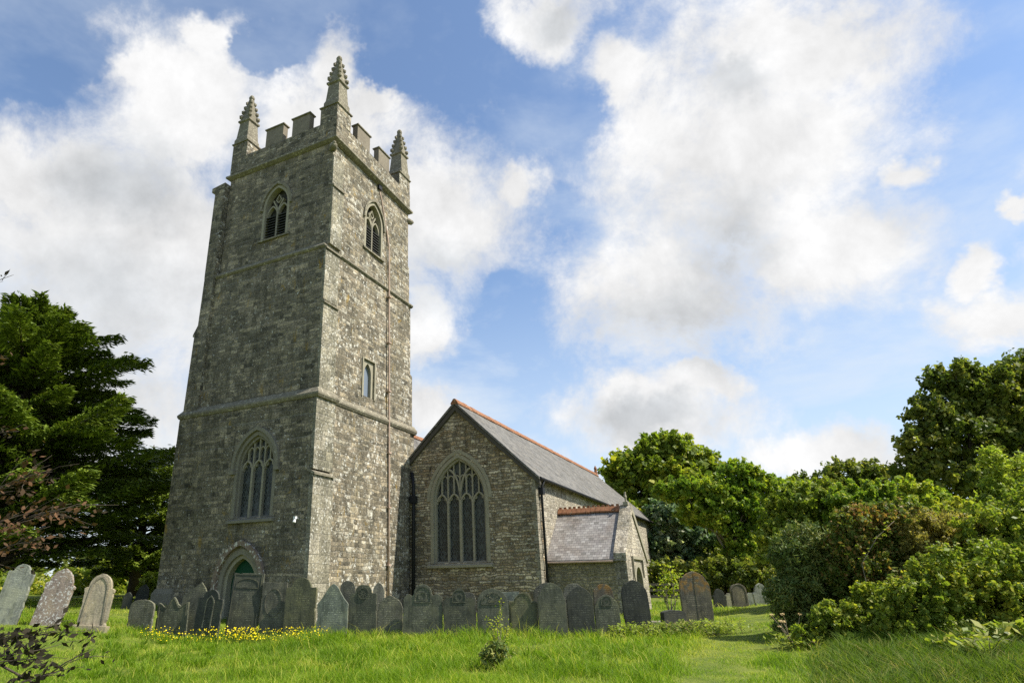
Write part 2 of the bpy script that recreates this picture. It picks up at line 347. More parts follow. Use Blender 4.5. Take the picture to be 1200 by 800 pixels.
M['rust'] = plain('rusty_copper_pipe', (.4, .29, .22), .4, .75, 5., (.33, .22, .15), .6, .003)
M['wood'] = plain('dark_timber', (.07, .062, .05), .3, .85, 9.)
M['louvre'] = plain('louvre_slate', (.05, .05, .044), .3, .8, 8.)
M['white'] = plain('white_paint', (.75, .75, .73), .05, .5, 5., bumpd=0)
m_, t, b = mat('green_door'); b.inputs['Base Color'].default_value = (.004, .05, .022, 1); b.inputs['Roughness'].default_value = .6; M['green'] = m_
def leaded():
    m_, t, b = mat('leaded_glass'); P, h, z, N = wall_h(t)
    a = t.math('FRACT', t.math('DIVIDE', t.math('ADD', h, t.math('MULTIPLY', z, .62)), .13)); c = t.math('FRACT', t.math('DIVIDE', t.math('SUBTRACT', h, t.math('MULTIPLY', z, .62)), .13))
    e = t.math('MINIMUM', t.math('MINIMUM', a, t.math('SUBTRACT', 1., a)), t.math('MINIMUM', c, t.math('SUBTRACT', 1., c)))
    zb = t.math('FRACT', t.math('DIVIDE', z, .52)); e = t.math('MINIMUM', e, t.math('MULTIPLY', t.math('MINIMUM', zb, t.math('SUBTRACT', 1., zb)), 4.5))
    pane = t.ss(e, .07, .1); n, _ = t.noise(P, 8., 2, .5)
    pc = t.node('ShaderNodeTexWhiteNoise', noise_dimensions='2D'); t.l.new(t.xyz(t.math('FLOOR', t.math('DIVIDE', t.math('ADD', h, t.math('MULTIPLY', z, .62)), .13)), t.math('FLOOR', t.math('DIVIDE', t.math('SUBTRACT', h, t.math('MULTIPLY', z, .62)), .13)), 0.), pc.inputs['Vector'])
    g = t.mix(n, c4((.008, .01, .009)), c4((.03, .035, .032))); g = t.mix(t.ss(pc.outputs[0], .55, 1., 0., .5), g, c4((.10, .12, .115)))
    t.l.new(t.mix(pane, c4((.085, .088, .08)), g), b.inputs['Base Color'])
    t.l.new(t.ss(pane, 0., 1., .7, .16), b.inputs['Roughness']); b.inputs['Specular IOR Level'].default_value = .28
    bump(t, b, t.math('ADD', t.math('MULTIPLY', n, .9), t.math('MULTIPLY', pane, -.4)), .012, .5); return m_
M['glass'] = leaded()

def stone_mat(name, base, dark, spots, sp_th, patch=None, inscr=1., tint_var=.2):
    m_, t, b = mat(name); P = t.node('ShaderNodeTexCoord').outputs['Object']; oi = t.node('ShaderNodeObjectInfo').outputs['Random']
    off = t.vmath('ADD', P, t.xyz(t.math('MULTIPLY', oi, 37.), t.math('MULTIPLY', oi, 11.), t.math('MULTIPLY', oi, 5.)))
    n, _ = t.noise(off, 4., 5, .65); nf, _ = t.noise(off, 26., 5, .7); st, _ = t.noise(t.vmath('MULTIPLY', off, (9, 9, 1.1)), 1.4, 4, .6)
    c = t.mix(t.ss(n, .3, .7), c4(base), c4(dark)); c = t.mix(t.ss(nf, .35, .7, 0., .8), c, t.mix(1., c, c4((1.9, 1.9, 1.7)), 'MULTIPLY'))
    c = t.mix(t.ss(st, .45, .7, 0., .7), c, t.mix(1., c, c4((.45, .48, .42)), 'MULTIPLY'))
    c = t.mix(t.ss(t.noise(off, 1.7, 4, .6)[0], .48, .66, 0., .55), c, c4(tuple(x * q for x, q in zip(base, (1.75, 1.7, 1.35)))))
    p = t.sep(P)
    # worn inscription: broken rows of shallow cuts
    rows = t.math('FRACT', t.math('DIVIDE', p[2], .062)); inr = t.math('MULTIPLY', t.ss(rows, .25, .32), t.ss(rows, .72, .62))
    ln, _ = t.noise(t.xyz(t.math('MULTIPLY', p[0], 46.), t.math('MULTIPLY', t.math('FLOOR', t.math('DIVIDE', p[2], .062)), 7.7), oi), 1., 2, .7)
    gate, _ = t.noise(off, 3., 2, .5)
    zone = t.math('MULTIPLY', t.ss(p[2], .28, .4), t.ss(t.math('ABSOLUTE', p[0]), .34, .26))
    ins = t.math('MULTIPLY', t.math('MULTIPLY', inr, t.ss(ln, .5, .58)), t.math('MULTIPLY', zone, t.ss(gate, .4, .55)))
    c = t.mix(t.math('MULTIPLY', ins, inscr, clamp=True), c, t.mix(1., c, c4((2.4, 2.4, 2.2)), 'MULTIPLY'))
    s, _ = t.noise(off, 17., 5, .72); sb, _ = t.noise(off, 2., 3, .6)
    th_ = t.math('SUBTRACT', sp_th, t.math('MULTIPLY', t.math('SUBTRACT', sb, .5), .28))
    c = t.mix(t.ss(s, th_, t.math('ADD', th_, .04), 0., .8), c, c4(spots))
    if patch:
        pn, _ = t.noise(off, 6., 4, .65)
        pm = t.math('MULTIPLY', t.ss(p[2], patch[1], patch[2]), t.ss(pn, .42, .6)); c = t.mix(t.math('MULTIPLY', pm, .75), c, c4(patch[0]))
    k = t.node('ShaderNodeVectorMath', operation='SCALE'); t.l.new(c, k.inputs[0]); t.l.new(t.math('ADD', t.math('MULTIPLY', oi, tint_var * 2), 1 - tint_var), k.inputs['Scale'])
    t.l.new(k.outputs[0], b.inputs['Base Color']); b.inputs['Roughness'].default_value = .72; b.inputs['Specular IOR Level'].default_value = .3
    bump(t, b, t.math('ADD', t.math('MULTIPLY', nf, .5), t.math('MULTIPLY', ins, -.7)), .006, .8); return m_
S = {}
S['slate'] = stone_mat('green_slate', (0.0714, 0.0716, 0.0517), (0.0408, 0.0434, 0.0313), (.36, .37, .28), .67)
S['dark'] = stone_mat('dark_slate', (0.035, 0.0362, 0.0294), (0.021, 0.0224, 0.0189), (.2, .21, .16), .78)
S['blue'] = stone_mat('blue_grey_slate', (0.133, 0.144, 0.117), (0.0858, 0.0952, 0.078), (.28, .29, .25), .76)
S['olive'] = stone_mat('mossy_slate', (0.084, 0.0805, 0.0455), (0.0525, 0.0532, 0.0336), (.2, .2, .14), .78)
S['lich'] = stone_mat('lichened_slate', (0.105, 0.0996, 0.0756), (0.0595, 0.0592, 0.0448), (.34, .34, .26), .62)
S['brown'] = stone_mat('weathered_brown_slate', (0.105, 0.0915, 0.066), (0.0638, 0.057, 0.0435), (.24, .21, .15), .78, ((.3, .15, .02), .95, 1.35))
S['tan'] = stone_mat('tan_limestone', (.2, .185, .14), (.15, .14, .105), (.3, .29, .22), .74)
S['grey'] = stone_mat('grey_lichened_stone', (0.178, 0.183, 0.157), (0.111, 0.115, 0.0978), (.42, .43, .37), .66, inscr=.25)
S['pink'] = stone_mat('pinkish_lichened_stone', (.2, .16, .14), (.14, .11, .098), (.62, .62, .58), .55, inscr=.1)
S['sand'] = stone_mat('brown_sandstone', (.25, .21, .155), (.17, .148, .11), (.45, .42, .35), .64, inscr=.1)

def leaf_mat(name, a, bcol, c, transl=.48, rough=.5):
    m_, t, b = mat(name); at_ = t.node('ShaderNodeAttribute', attribute_name='tint').outputs['Fac']
    col = t.ramp(at_, [(0., a), (.5, bcol), (1., c)]); t.l.new(col, b.inputs['Base Color']); b.inputs['Roughness'].default_value = rough; b.inputs['Specular IOR Level'].default_value = .22
    tr = t.node('ShaderNodeBsdfTranslucent'); t.l.new(t.mix(1., col, c4((1.25, 1.35, .7)), 'MULTIPLY'), tr.inputs[0])
    mx = t.node('ShaderNodeMixShader'); mx.inputs[0].default_value = transl; t.l.new(b.outputs[0], mx.inputs[1]); t.l.new(tr.outputs[0], mx.inputs[2])
    t.l.new(mx.outputs[0], t.n['Material Output'].inputs[0]); return m_
M['bark'] = plain('bark', (.075, .06, .045), .4, .95, 9.)
M['twig'] = plain('pale_twig', (.2, .165, .11), .3, .9, 9.)
L = {}
L['yew'] = leaf_mat('conifer_green', (0.062, 0.0976, 0.0157), (0.138, 0.192, 0.0252), (0.258, 0.307, 0.0347), .15)
L['syc'] = leaf_mat('sycamore_green', (0.1122, 0.1627, 0.01685), (0.2245, 0.2789, 0.02695), (0.4489, 0.4185, 0.0438))
L['white'] = leaf_mat('whitebeam_green', (0.07273, 0.1296, 0.05949), (0.1454, 0.212, 0.09914), (0.4656, 0.4713, 0.2974))
L['haw'] = leaf_mat('hawthorn_green', (0.106, 0.183, 0.0187), (0.225, 0.306, 0.0281), (0.424, 0.416, 0.0412))
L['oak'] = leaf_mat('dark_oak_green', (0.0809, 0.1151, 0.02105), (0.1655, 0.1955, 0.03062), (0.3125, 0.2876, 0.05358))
L['ash'] = leaf_mat('light_ash_green', (0.1406, 0.1993, 0.02745), (0.2532, 0.319, 0.04118), (0.422, 0.4386, 0.06178))
L['hedge'] = leaf_mat('hedge_green', (0.111, 0.165, 0.021), (0.222, 0.279, 0.0314), (0.445, 0.406, 0.0524))
L['juniper'] = leaf_mat('juniper_green', (0.06821, 0.1102, 0.02663), (0.1432, 0.1885, 0.03993), (0.3239, 0.2899, 0.07099), .2)
L['bramble'] = leaf_mat('bramble_red_green', (.075, .125, .02), (.15, .19, .03), (.36, .19, .06), .45)
L['beech'] = leaf_mat('copper_beech_leaf', (.014, .013, .007), (.03, .024, .012), (.15, .075, .035), .2, .85)
L['dry'] = leaf_mat('dry_olive', (0.1535, 0.1523, 0.0366), (0.2814, 0.2502, 0.05823), (0.486, 0.3697, 0.09984))
L['grass'] = leaf_mat('grass_blade', (.09, .165, .008), (.20, .315, .012), (.47, .45, .08), .42, .6)
L['long'] = leaf_mat('long_grass_blade', (.06, .115, .012), (.14, .20, .02), (.40, .32, .12), .38, .75)
L['yellow'] = leaf_mat('yellow_flower', (0.0735, 0.12, 0.0135), (0.777, 0.6, 0.0018), (0.8925, 0.72, 0.0045), .15)
L['cream'] = leaf_mat('cream_flower', (0.08467, 0.09, 0.02066), (0.5292, 0.378, 0.1722), (0.635, 0.495, 0.2892), .2)

# ------------------------------------------------------------------ ground
gx = np.concatenate([np.linspace(-700, -45, 12), np.linspace(-40, 55, 190), np.linspace(60, 700, 12)])
gy = np.concatenate([np.linspace(-80, 2, 8), np.linspace(4, 45, 110), np.linspace(47, 90, 30), np.linspace(100, 1200, 14)])
X, Y = np.meshgrid(gx, gy); Z = gz(X, Y); nx, ny = len(gx), len(gy)
i = np.arange(nx * ny).reshape(ny, nx); F = np.stack([i[:-1, :-1], i[:-1, 1:], i[1:, 1:], i[1:, :-1]], -1).reshape(-1, 4)
m_, t, b = mat('turf_soil'); P = t.node('ShaderNodeNewGeometry').outputs['Position']; n, _ = t.noise(P, 1.2, 5, .6); n2, _ = t.noise(P, 14., 5, .7)
c = t.mix(t.ss(n, .35, .7), c4((.08, .12, .012)), c4((.17, .2, .025))); c = t.mix(t.ss(n2, .5, .75, 0., .6), c, c4((.2, .18, .06))); t.l.new(c, b.inputs['Base Color'])
bump(t, b, n2, .05)
props(link('ground', np_mesh('ground', np.stack([X, Y, Z], -1).reshape(-1, 3), F, smooth=True), m_), kind='structure')

PATH = [(at(835, 800, 12.4)), at(850, 770, 15.5), at(868, 745, 20.), at(885, 732, 24.), at(893, 722, 29.)]
PATH = [(p.x, p.y) for p in PATH]; PATH = [(PATH[0][0] - .5, 6.)] + PATH
def path_d(x, y):
    xs = np.interp(y, [p[1] for p in PATH], [p[0] for p in PATH]); return np.abs(x - xs)

# ------------------------------------------------------------------ CHURCH
church = empty('church', (CH_X, CH_Y, 0), -TH)
props(church, 'grey stone church with tall battlemented tower, slate roofed aisle and small porch', 'church')
OU, OV = 0, 0
fW = lambda v0: (lambda a, z, d: (a, v0 + d, z))          # a wall facing west
fS = lambda u0: (lambda a, z, d: (u0 - d, a, z))          # a wall facing south
def arch(c, hw, zs, za, n=9):                              # pointed arch from left spring to right spring
    h = za - zs; Rr = (hw * hw + h * h) / (2 * hw); out = []
    a1 = math.atan2(h, Rr - hw)
    for k in range(n + 1):
        a = a1 * k / n; out.append((c - hw + Rr - Rr * math.cos(a), zs + Rr * math.sin(a)))
    return out + [(2 * c - x, z) for x, z in out[::-1][1:]]
def arch_h(x, c, hw, zs, za):
    h = za - zs; Rr = (hw * hw + h * h) / (2 * hw); q = Rr * Rr - (abs(x - c) + Rr - hw)**2
    return zs + math.sqrt(max(q, 0))
def opening(c, hw, z0, zs, za): return [(c + hw, z0), (c - hw, z0)] + arch(c, hw, zs, za)[0:] if False else [(c - hw, z0)] + arch(c, hw, zs, za) + [(c + hw, z0)]
def cutter(c, hw, z0, zs, za, fn, depth, splay=.0):
    mb = MB(); pts = opening(c, hw, z0, zs, za); o = []
    return mb.prism(pts, -.3, depth, lambda p, d: fn(p[0], p[1], d))

# --- tower wall, three stages set back at each string course
Z1, Z2, Z3 = 9.06, 15.97, 21.8
TW, TD = -6.5, 7.36
tw = MB().box(TW - .11, .115, -.32, TD + .11, -.3, Z1).mesh('t')
tower = link('tower', tw, M['tower'], church)
cut(tower, [cutter(-2.72, 1.1, 4.28, 6.35, 7.78, fW(-.32), .42), cutter(-3.05, 1.12, 0.0, 1.75, 3.1, fW(-.32), .5)])
st2 = MB().box(TW - .05, .06, -.145, TD + .05, Z1 + .02, Z2); st2 = link('tower_stage', st2.mesh('s2'), M['tower'], tower)
cut(st2, [MB().box(-.3, .5, 3.2, 4.12, 9.85, 11.62)])
st3 = link('tower_stage', MB().prism([(TW, 0), (.15, 0), (0, TD), (TW, TD)], Z2 + .02, Z3 + .02, lambda q, z: (q[0], q[1], z)).mesh('s3'), M['tower'], tower)
cut(st3, [cutter(-3.15, .82, 17.42, 19.15, 20.3, fW(0), .45), cutter(3.75, .82, 17.48, 19.2, 20.35, fS(.08), .45)])
# --- buttresses
p = [(-6.55, -.3), (-7.68, -.3), (-7.66, 2.2), (-7.62, 8.85), (-7.45, 9.2), (-7.38, 12.9), (-7.48, 12.95), (-7.48, 13.05), (-7.22, 13.5), (-7.18, 15.9), (-7.2, 16.1), (-7.2, 21.0), (-7.46, 21.08), (-7.46, 21.32), (-6.55, 21.42)]
MB().prism(p, -.318, .75, lambda q, v: (q[0], v if q[1] < 9.1 or True else v, q[1])).build('buttress', M['tower'], tower)
for z0, z1, u0, v0, v1 in ((-.3, 5.8, .31, -.319, .98), (5.98, Z1 - .1, .27, -.319, .93), (Z1 + .1, 13.2, .2, -.143, .9), (13.35, Z2 - .1, .165, -.143, .88), (Z2 + .15, 19.2, .26, .002, .86), (19.3, 20.9, .22, .002, .8)):
    MB().add([(-.05, v0, z0), (u0, v0, z0), (u0, v1, z0), (-.05, v1, z0), (-.05, v0, z1 + .16), (u0, v0, z1), (u0, v1, z1), (-.05, v1, z1 + .16)],
             [(0, 3, 2, 1), (4, 5, 6, 7), (0, 1, 5, 4), (1, 2, 6, 5), (2, 3, 7, 6), (3, 0, 4, 7)]).build('buttress', M['towerquoin'], tower)
    if z1 < 20: MB().prism([(-.0, z1 + .1), (u0 + .07, z1 - .05), (u0 + .07, z1 + .03), (0, z1 + .24)], v0 - .03, v1 + .03, lambda q, v: (q[0], v, q[1])).build('weathering', M['string'], tower)
for z0, z1, v1, u1 in ((-.3, Z1 - .1, 8.0, .03), (Z1 + .1, 12.0, 7.85, .0), (12.1, Z2, 7.7, -.03), (Z2 + .1, 18.3, 7.6, -.06), (18.4, 20.6, 7.5, -.08)):
    MB().add([(-1.0, TD - .1, z0), (u1, TD - .1, z0), (u1, v1, z0), (-1., v1, z0), (-1., TD - .1, z1 + .3), (u1, TD - .1, z1 + .3), (u1, v1, z1), (-1., v1, z1)],
             [(0, 3, 2, 1), (4, 5, 6, 7), (0, 1, 5, 4), (1, 2, 6, 5), (2, 3, 7, 6), (3, 0, 4, 7)]).build('buttress', M['tower'], tower)
# --- string courses, plinth
PR = [(-.06, -.14), (.05, -.1), (.12, -.03), (.12, .05), (-.02, .2), (-.06, .2)]
def course(z, path, mt=None, prof=PR): return MB().sweep(prof, [(u, v, z) for u, v in path]).build('string_course', mt or M['string'], tower)
course(Z1, [(-7.6, .8), (-7.6, -.32), (.31, -.32), (.31, .96), (.115, .96), (.115, 8.02)], prof=[(-.1, -.2), (.04, -.16), (.1, -.06), (.1, .02), (.05, .08), (-.08, .26), (-.14, .26)])
course(Z2, [(-7.19, .8), (-7.19, -.145), (.06, -.145), (.06, 7.7)], prof=[(-.06, -.1), (.03, -.08), (.09, -.01), (.09, .05), (-.06, .2)])
course(Z3, [(-6.5, 7.3), (-6.5, 0), (.25, 0), (0.02, 7.36), (-6.5, 7.36)], prof=[(-.06, -.17), (.06, -.12), (.2, -.02), (.2, .08), (.05, .2), (-.06, .2)])
MB().sweep([(-.06, -1.4), (.13, -1.4), (.13, -.1), (.03, .1), (-.06, .12)], [(-7.66, .8, 1.55), (-7.66, -.32, 1.55), (-6.6, -.32, 1.55)]).build('plinth', M['dressdark'], tower)
# --- parapet, merlons, pinnacles
pz, ph = Z3 + .19, 22.95
par = MB()
o = .06; tk = .42
par.prism([(TW - o, -o), (.33, -o), (.08, TD + o), (TW - o, TD + o)], pz, ph, lambda q, z: (q[0], q[1], z))
par_o = par.build('parapet', M['tower'], tower)
cut(par_o, [MB().box(TW - o + tk, .08 - tk, -o + tk, TD + o - tk, pz + .35, 30)])
CPR = [(-.04, .0), (.07, .0), (.07, .07), (-.04, .13)]
def coping(u0, u1, v0, v1, z, par_):
    e = .06; MB().add([(u0 - e, v0 - e, z), (u1 + e, v0 - e, z), (u1 + e, v1 + e, z), (u0 - e, v1 + e, z), (u0 + .04, v0 + .04, z + .15), (u1 - .04, v0 + .04, z + .15), (u1 - .04, v1 - .04, z + .15), (u0 + .04, v1 - .04, z + .15),
                       (u0 - e, v0 - e, z + .06), (u1 + e, v0 - e, z + .06), (u1 + e, v1 + e, z + .06), (u0 - e, v1 + e, z + .06)],
                      [(0, 3, 2, 1), (4, 5, 6, 7), (0, 1, 9, 8), (1, 2, 10, 9), (2, 3, 11, 10), (3, 0, 8, 11), (8, 9, 5, 4), (9, 10, 6, 5), (10, 11, 7, 6), (11, 8, 4, 7)]).build('coping', M['string'], par_)
def merlon(u0, u1, v0, v1):
    a = MB().box(u0, u1, v0, v1, ph - .02, 23.98).build('merlon', M['merlon'], church, bevel=.02); coping(u0, u1, v0, v1, 23.98, a)
for u0, u1 in ((-4.25, -3.1), (-2.5, -1.4)):
    merlon(u0, u1, -o + .01, -o + .36); merlon(u0, u1, TD + o - .36, TD + o - .01)
for v0, v1 in ((1.85, 3.0), (3.95, 5.05)):
    merlon(.25 - v0 * .034 - .3, .25 - v0 * .034 + .02, v0, v1); merlon(TW - o + .01, TW - o + .36, v0, v1)
def pinnacle(cu, cv, su, sv):            # su, sv: which corner
    k = link('pinnacle', MB().box(*sorted((cu, cu + su * 1.02)), *sorted((cv, cv + sv * 1.15)), ph - .02, 23.9).mesh('pier'), M['tower'], church)
    a = MB(); mu, mv = cu + su * .44, cv + sv * .5
    def ring(h): return [(mu - h, mv - h), (mu + h, mv - h), (mu + h, mv + h), (mu - h, mv + h)]
    a.v = []; zs = [(23.85, .46), (24.25, .46), (24.42, .40), (25.42, .33), (25.48, .41), (25.58, .41), (25.68, .31), (27.15, .1)]
    for z, h in zs: a.v += [(x, y, z) for x, y in ring(h)]
    n = len(zs); a.f = [(0, 3, 2, 1), tuple(range(4 * n - 4, 4 * n))] + [(4 * i + j, 4 * i + (j + 1) % 4, 4 * i + 4 + (j + 1) % 4, 4 * i + 4 + j) for i in range(n - 1) for j in range(4)]
    for s in range(4):                   # crockets up the four arrises
        z = 25.86 + s * .33; h = .33 - (z - 25.68) / 1.47 * .23
        for q in ((-1, -1), (1, -1), (1, 1), (-1, 1)):
            x, y = mu + q[0] * h, mv + q[1] * h; e = .125 - s * .014
            a.tube([(x - q[0] * .03, y - q[1] * .03, z - .13), (x, y, z - .03), (x + q[0] * .012, y + q[1] * .012, z + .05), (x - q[0] * .02, y - q[1] * .02, z + .14)], [e * .5, e, e * .95, e * .35], 7)
    a.tube([(mu, mv, 27.1), (mu, mv, 27.2), (mu, mv, 27.3), (mu, mv, 27.42), (mu, mv, 27.48)], [.09, .15, .16, .1, .02], 8)
    a.build('spire', M['string'], k); coping(*sorted((cu, cu + su * 1.02)), *sorted((cv, cv + sv * 1.15)), 23.9, k)
pinnacle(.32, -o, -1, 1); pinnacle(TW - o, -o, 1, 1); pinnacle(o, TD + o, -1, -1); pinnacle(TW - o, TD + o, 1, -1)
g_ = MB(); g_.tube([(.0, .1, 21.35), (.25, -.12, 21.3), (.38, -.25, 21.2), (.44, -.3, 21.16)], [.2, .2, .17, .12], 8); g_.tube([(.38, -.25, 21.3), (.46, -.32, 21.32), (.5, -.36, 21.3)], [.08, .09, .03], 6)
g_.build('gargoyle', M['string'], tower, smooth=True)
g_ = MB(); g_.tube([(-.2, 7.3, 21.3), (.0, 7.45, 21.25), (.12, 7.55, 21.2), (.2, 7.6, 21.25)], [.18, .18, .15, .08], 8); g_.build('gargoyle', M['string'], tower, smooth=True)

# --- windows
def pane(name, pts, fn, d, mt, parent, th=.03):
    return MB().prism(pts, d, d + th, lambda p_, q: fn(p_[0], p_[1], q)).build(name, mt, parent)
def hood(c, hw, zs, za, fn, parent, wd=.13, out=.1, drop=.12, mt=None, stops=True):
    pts = arch(c, hw, zs, za, 10); pts = [(c - hw, zs - drop)] + pts + [(c + hw, zs - drop)]
    mb = MB().ribbon(pts, wd, -out, .05, fn)
    if stops:
        for s in (-1, 1):
            q = [(c + s * hw - .12, zs - drop - .16), (c + s * hw + .12, zs - drop - .16), (c + s * hw + .12, zs - drop), (c + s * hw - .12, zs - drop)]
            mb.prism(q, -out - .03, .04, lambda p_, d: fn(p_[0], p_[1], d))
    return mb.build('hood_mould', mt or M['dressdark'], parent)
def gothic_window(name, c, hw, z0, zs, za, fn, n, zh, mt, mtr, hd=None, depth=.36, glass='glass', sillw=.12):
    """frame (jambs and arch order) > mullion, tracery, pane, sill, hood_mould"""
    fr = MB().ribbon([(c - hw + .06, z0)] + arch(c, hw - .06, zs, za - .06, 10) + [(c + hw - .06, z0)], .16, -.012, .25, fn).build(name, mt, church)
    MB().ribbon([(c - hw + .17, z0)] + arch(c, hw - .17, zs, za - .2, 10) + [(c + hw - .17, z0)], .13, .1, .34, fn).build('inner_order', mt, fr)
    iw = hw - .2; lw = 2 * iw / n; zai = za - .22
    for k in range(1, n):
        x = c - iw + k * lw; big = (n == 4 and k == 2)
        MB().ribbon([(x, z0), (x, zh)], .13 if big else .1, .14, .33, fn).build('mullion', mtr, fr)
    tr = MB()
    for k in range(n):                   # cusped light heads
        x = c - iw + (k + .5) * lw; hw2 = lw / 2 - .035; zz = min(zh, arch_h(x + hw2, c, iw, zs, zai) - .1, arch_h(x - hw2, c, iw, zs, zai) - .1)
        tr.ribbon(arch(x, hw2, zz - hw2 * .5, zz + hw2 * 1.0, 7), .075, .16, .32, fn)
        for s in (-1, 1): tr.ribbon([(x + s * hw2, zz), (x + s * hw2 * .45, zz + .04), (x + s * hw2 * .5, zz + hw2 * .55)], .05, .2, .3, fn)
    for k in range(1, 2 * n):            # upright bars over the lights
        x = c - iw + k * lw / 2; lo = zh + (.02 if k % 2 == 0 else lw * .5); hi = arch_h(x, c, iw, zs, zai)
        if hi - lo > .12: tr.ribbon([(x, lo), (x, hi)], .065, .17, .31, fn)
    if n == 4:
        for s in (-1, 1):
            tr.ribbon([(c, zh)] + [(c + s * iw * .5 * (1 - math.cos(a)), zh + (zai - zh) * .78 * math.sin(a)) for a in np.linspace(.1, 1.45, 7)], .085, .15, .32, fn)
    zt = (zh + zai) / 2 + .1
    for k in range(2 * n):
        x = c - iw + (k + .5) * lw / 2; top = min(arch_h(x + lw / 4, c, iw, zs, zai), arch_h(x - lw / 4, c, iw, zs, zai))
        if top > zt + .05: tr.ribbon(arch(x, lw / 4 - .02, zt - .06, zt + .12, 4), .05, .18, .3, fn)
    tr.build('tracery', mtr, fr)
    pane('glass', [(c - iw - .05, z0)] + arch(c, iw + .05, zs, zai + .06, 10) + [(c + iw + .05, z0)], fn, .28, M[glass], fr)
    MB().prism([(-.16, z0 - .2), (-.16, z0 - .1), (.3, z0 + .1), (.3, z0 - .2)], c - hw - sillw, c + hw + sillw, lambda p_, q: fn(q, p_[1], p_[0])).build('sill', mt, fr)
    if hd: hood(c, hw + .1, zs, za + .13, fn, fr, mt=mt, **hd)
    return fr
gothic_window('window', -2.72, 1.1, 4.28, 6.35, 7.78, fW(-.32), 3, 6.35, M['dressdark'], M['dress'], dict(wd=.15, out=.12))
def belfry(c, fn, z0, zs, za, ztop):
    fr = MB().ribbon([(c - .76, z0)] + arch(c, .76, zs, za - .06, 10) + [(c + .76, z0)], .14, -.012, .3, fn).build('belfry_window', M['dress'], church)
    iw = .69
    MB().ribbon([(c, z0), (c, ztop + .25)], .1, .1, .3, fn).build('mullion', M['dressdark'], fr)
    tr = MB()
    for s in (-1, 1): tr.ribbon(arch(c + s * iw / 2, iw / 2 - .02, ztop - .05, ztop + .5, 7), .075, .12, .3, fn)
    for s in (-1, 1): tr.ribbon([(c, ztop + .2), (c + s * .12, ztop + .45), (c + s * .26, ztop + .68), (c + s * .3, ztop + .8)], .07, .12, .3, fn)
    tr.ribbon([(c, ztop + .62), (c - .16, ztop + .8), (c, ztop + 1.08), (c + .16, ztop + .8), (c, ztop + .62)], .06, .13, .3, fn)
    tr.build('tracery', M['dress'], fr)
    pane('backing', [(c - iw, z0)] + arch(c, iw, zs, za - .1, 10) + [(c + iw, z0)], fn, .38, M['louvre'], fr)
    k = 9; st = (ztop - z0) / k
    for i_ in range(k):                  # slate louvres
        for s in (-1, 1):
            x0, x1 = sorted((c + s * .055, c + s * (iw - .01))); zz = z0 + i_ * st
            MB().prism([(.09, zz + .01), (.36, zz + st * 1.0), (.36, zz + st * 1.0 + .03), (.09, zz + .045)], x0, x1, lambda p_, q: fn(q, p_[1], p_[0])).build('louvre', M['louvre'], fr)
    MB().prism([(-.1, z0 - .16), (-.1, z0 - .08), (.3, z0 + .02), (.3, z0 - .16)], c - .95, c + .95, lambda p_, q: fn(q, p_[1], p_[0])).build('sill', M['string'], fr)
    hood(c, .93, zs, za + .12, fn, fr, wd=.13, out=.1, mt=M['string'], stops=False)
belfry(-3.15, fW(0), 17.42, 19.15, 20.3, 18.75); belfry(3.75, fS(.08), 17.48, 19.2, 20.35, 18.85)
fn = fS(.06)
lw_ = MB().ribbon([(3.15, 9.8), (3.15, 11.66), (4.17, 11.66), (4.17, 9.8)], .1, -.05, .2, fn).build('lancet_window', M['dress'], church)
mb = MB().prism([(3.2, 9.85), (3.2, 11.61), (4.12, 11.61), (4.12, 9.85), (3.95, 9.85)] + arch(3.66, .29, 10.95, 11.5, 8)[::-1] + [(3.37, 9.85)], .05, .22, lambda p_, d: fn(p_[0], p_[1], d)); mb.build('surround', M['dress'], lw_)
m_, t, b = mat('pale_leaded_glass'); b.inputs['Base Color'].default_value = (.16, .19, .23, 1); b.inputs['Roughness'].default_value = .25; M['paleglass'] = m_
pane('glass', [(3.37, 9.85)] + arch(3.66, .29, 10.95, 11.5, 8) + [(3.95, 9.85)], fn, .2, M['paleglass'], lw_)
# west door
fn = fW(-.32); dr = MB().ribbon([(-4.07, 0)] + arch(-3.05, 1.02, 1.75, 3.0, 10) + [(-2.03, 0)], .22, -.01, .3, fn).build('doorway', M['dressdark'], church)
MB().ribbon([(-3.88, 0)] + arch(-3.05, .83, 1.75, 2.82, 10) + [(-2.22, 0)], .16, .1, .4, fn).build('inner_order', M['dress'], dr)
hood(-3.05, 1.24, 1.75, 3.32, fn, dr, wd=.2, out=.14, mt=M['hood'], drop=.2)
pane('door', [(-3.85, 0)] + arch(-3.05, .78, 1.75, 2.76, 10) + [(-2.25, 0)], fn, .36, M['green'], dr)
# security lamp on the corner, thin pipe and rods
fl = MB().tube([(-.28, -.32, 4.1), (-.28, -.5, 4.14)], .02, 6); fl.box(-.33, -.23, -.58, -.48, 4.08, 4.17); fl.tube([(-.28, -.55, 4.06), (-.28, -.58, 3.95)], [.045, .06], 8)
fl.build('floodlight', M['white'], church)
pp = MB(); pu = .19
pp.tube([(pu, 5.5, .5), (pu, 5.42, 6.), (pu, 5.25, 12.), (pu - .05, 5.15, 18.4), (pu - .1, 5.0, 19.2), (pu - .12, 4.4, 21.), (pu - .12, 4.15, 21.5)], .045, 8)
pipe = pp.build('downpipe', M['rust'], church, smooth=True)
MB().box(pu - .2, pu + .0, 4.0, 4.3, 21.42, 21.7).build('hopper_head', M['lead'], pipe)
for z, v in ((2.5, 5.47), (5., 5.43), (7.5, 5.38), (10.5, 5.29), (13., 5.23), (15.5, 5.19)): MB().box(pu - .12, pu + .075, v - .1, v + .1, z, z + .07).build('pipe_bracket', M['rust'], pipe)
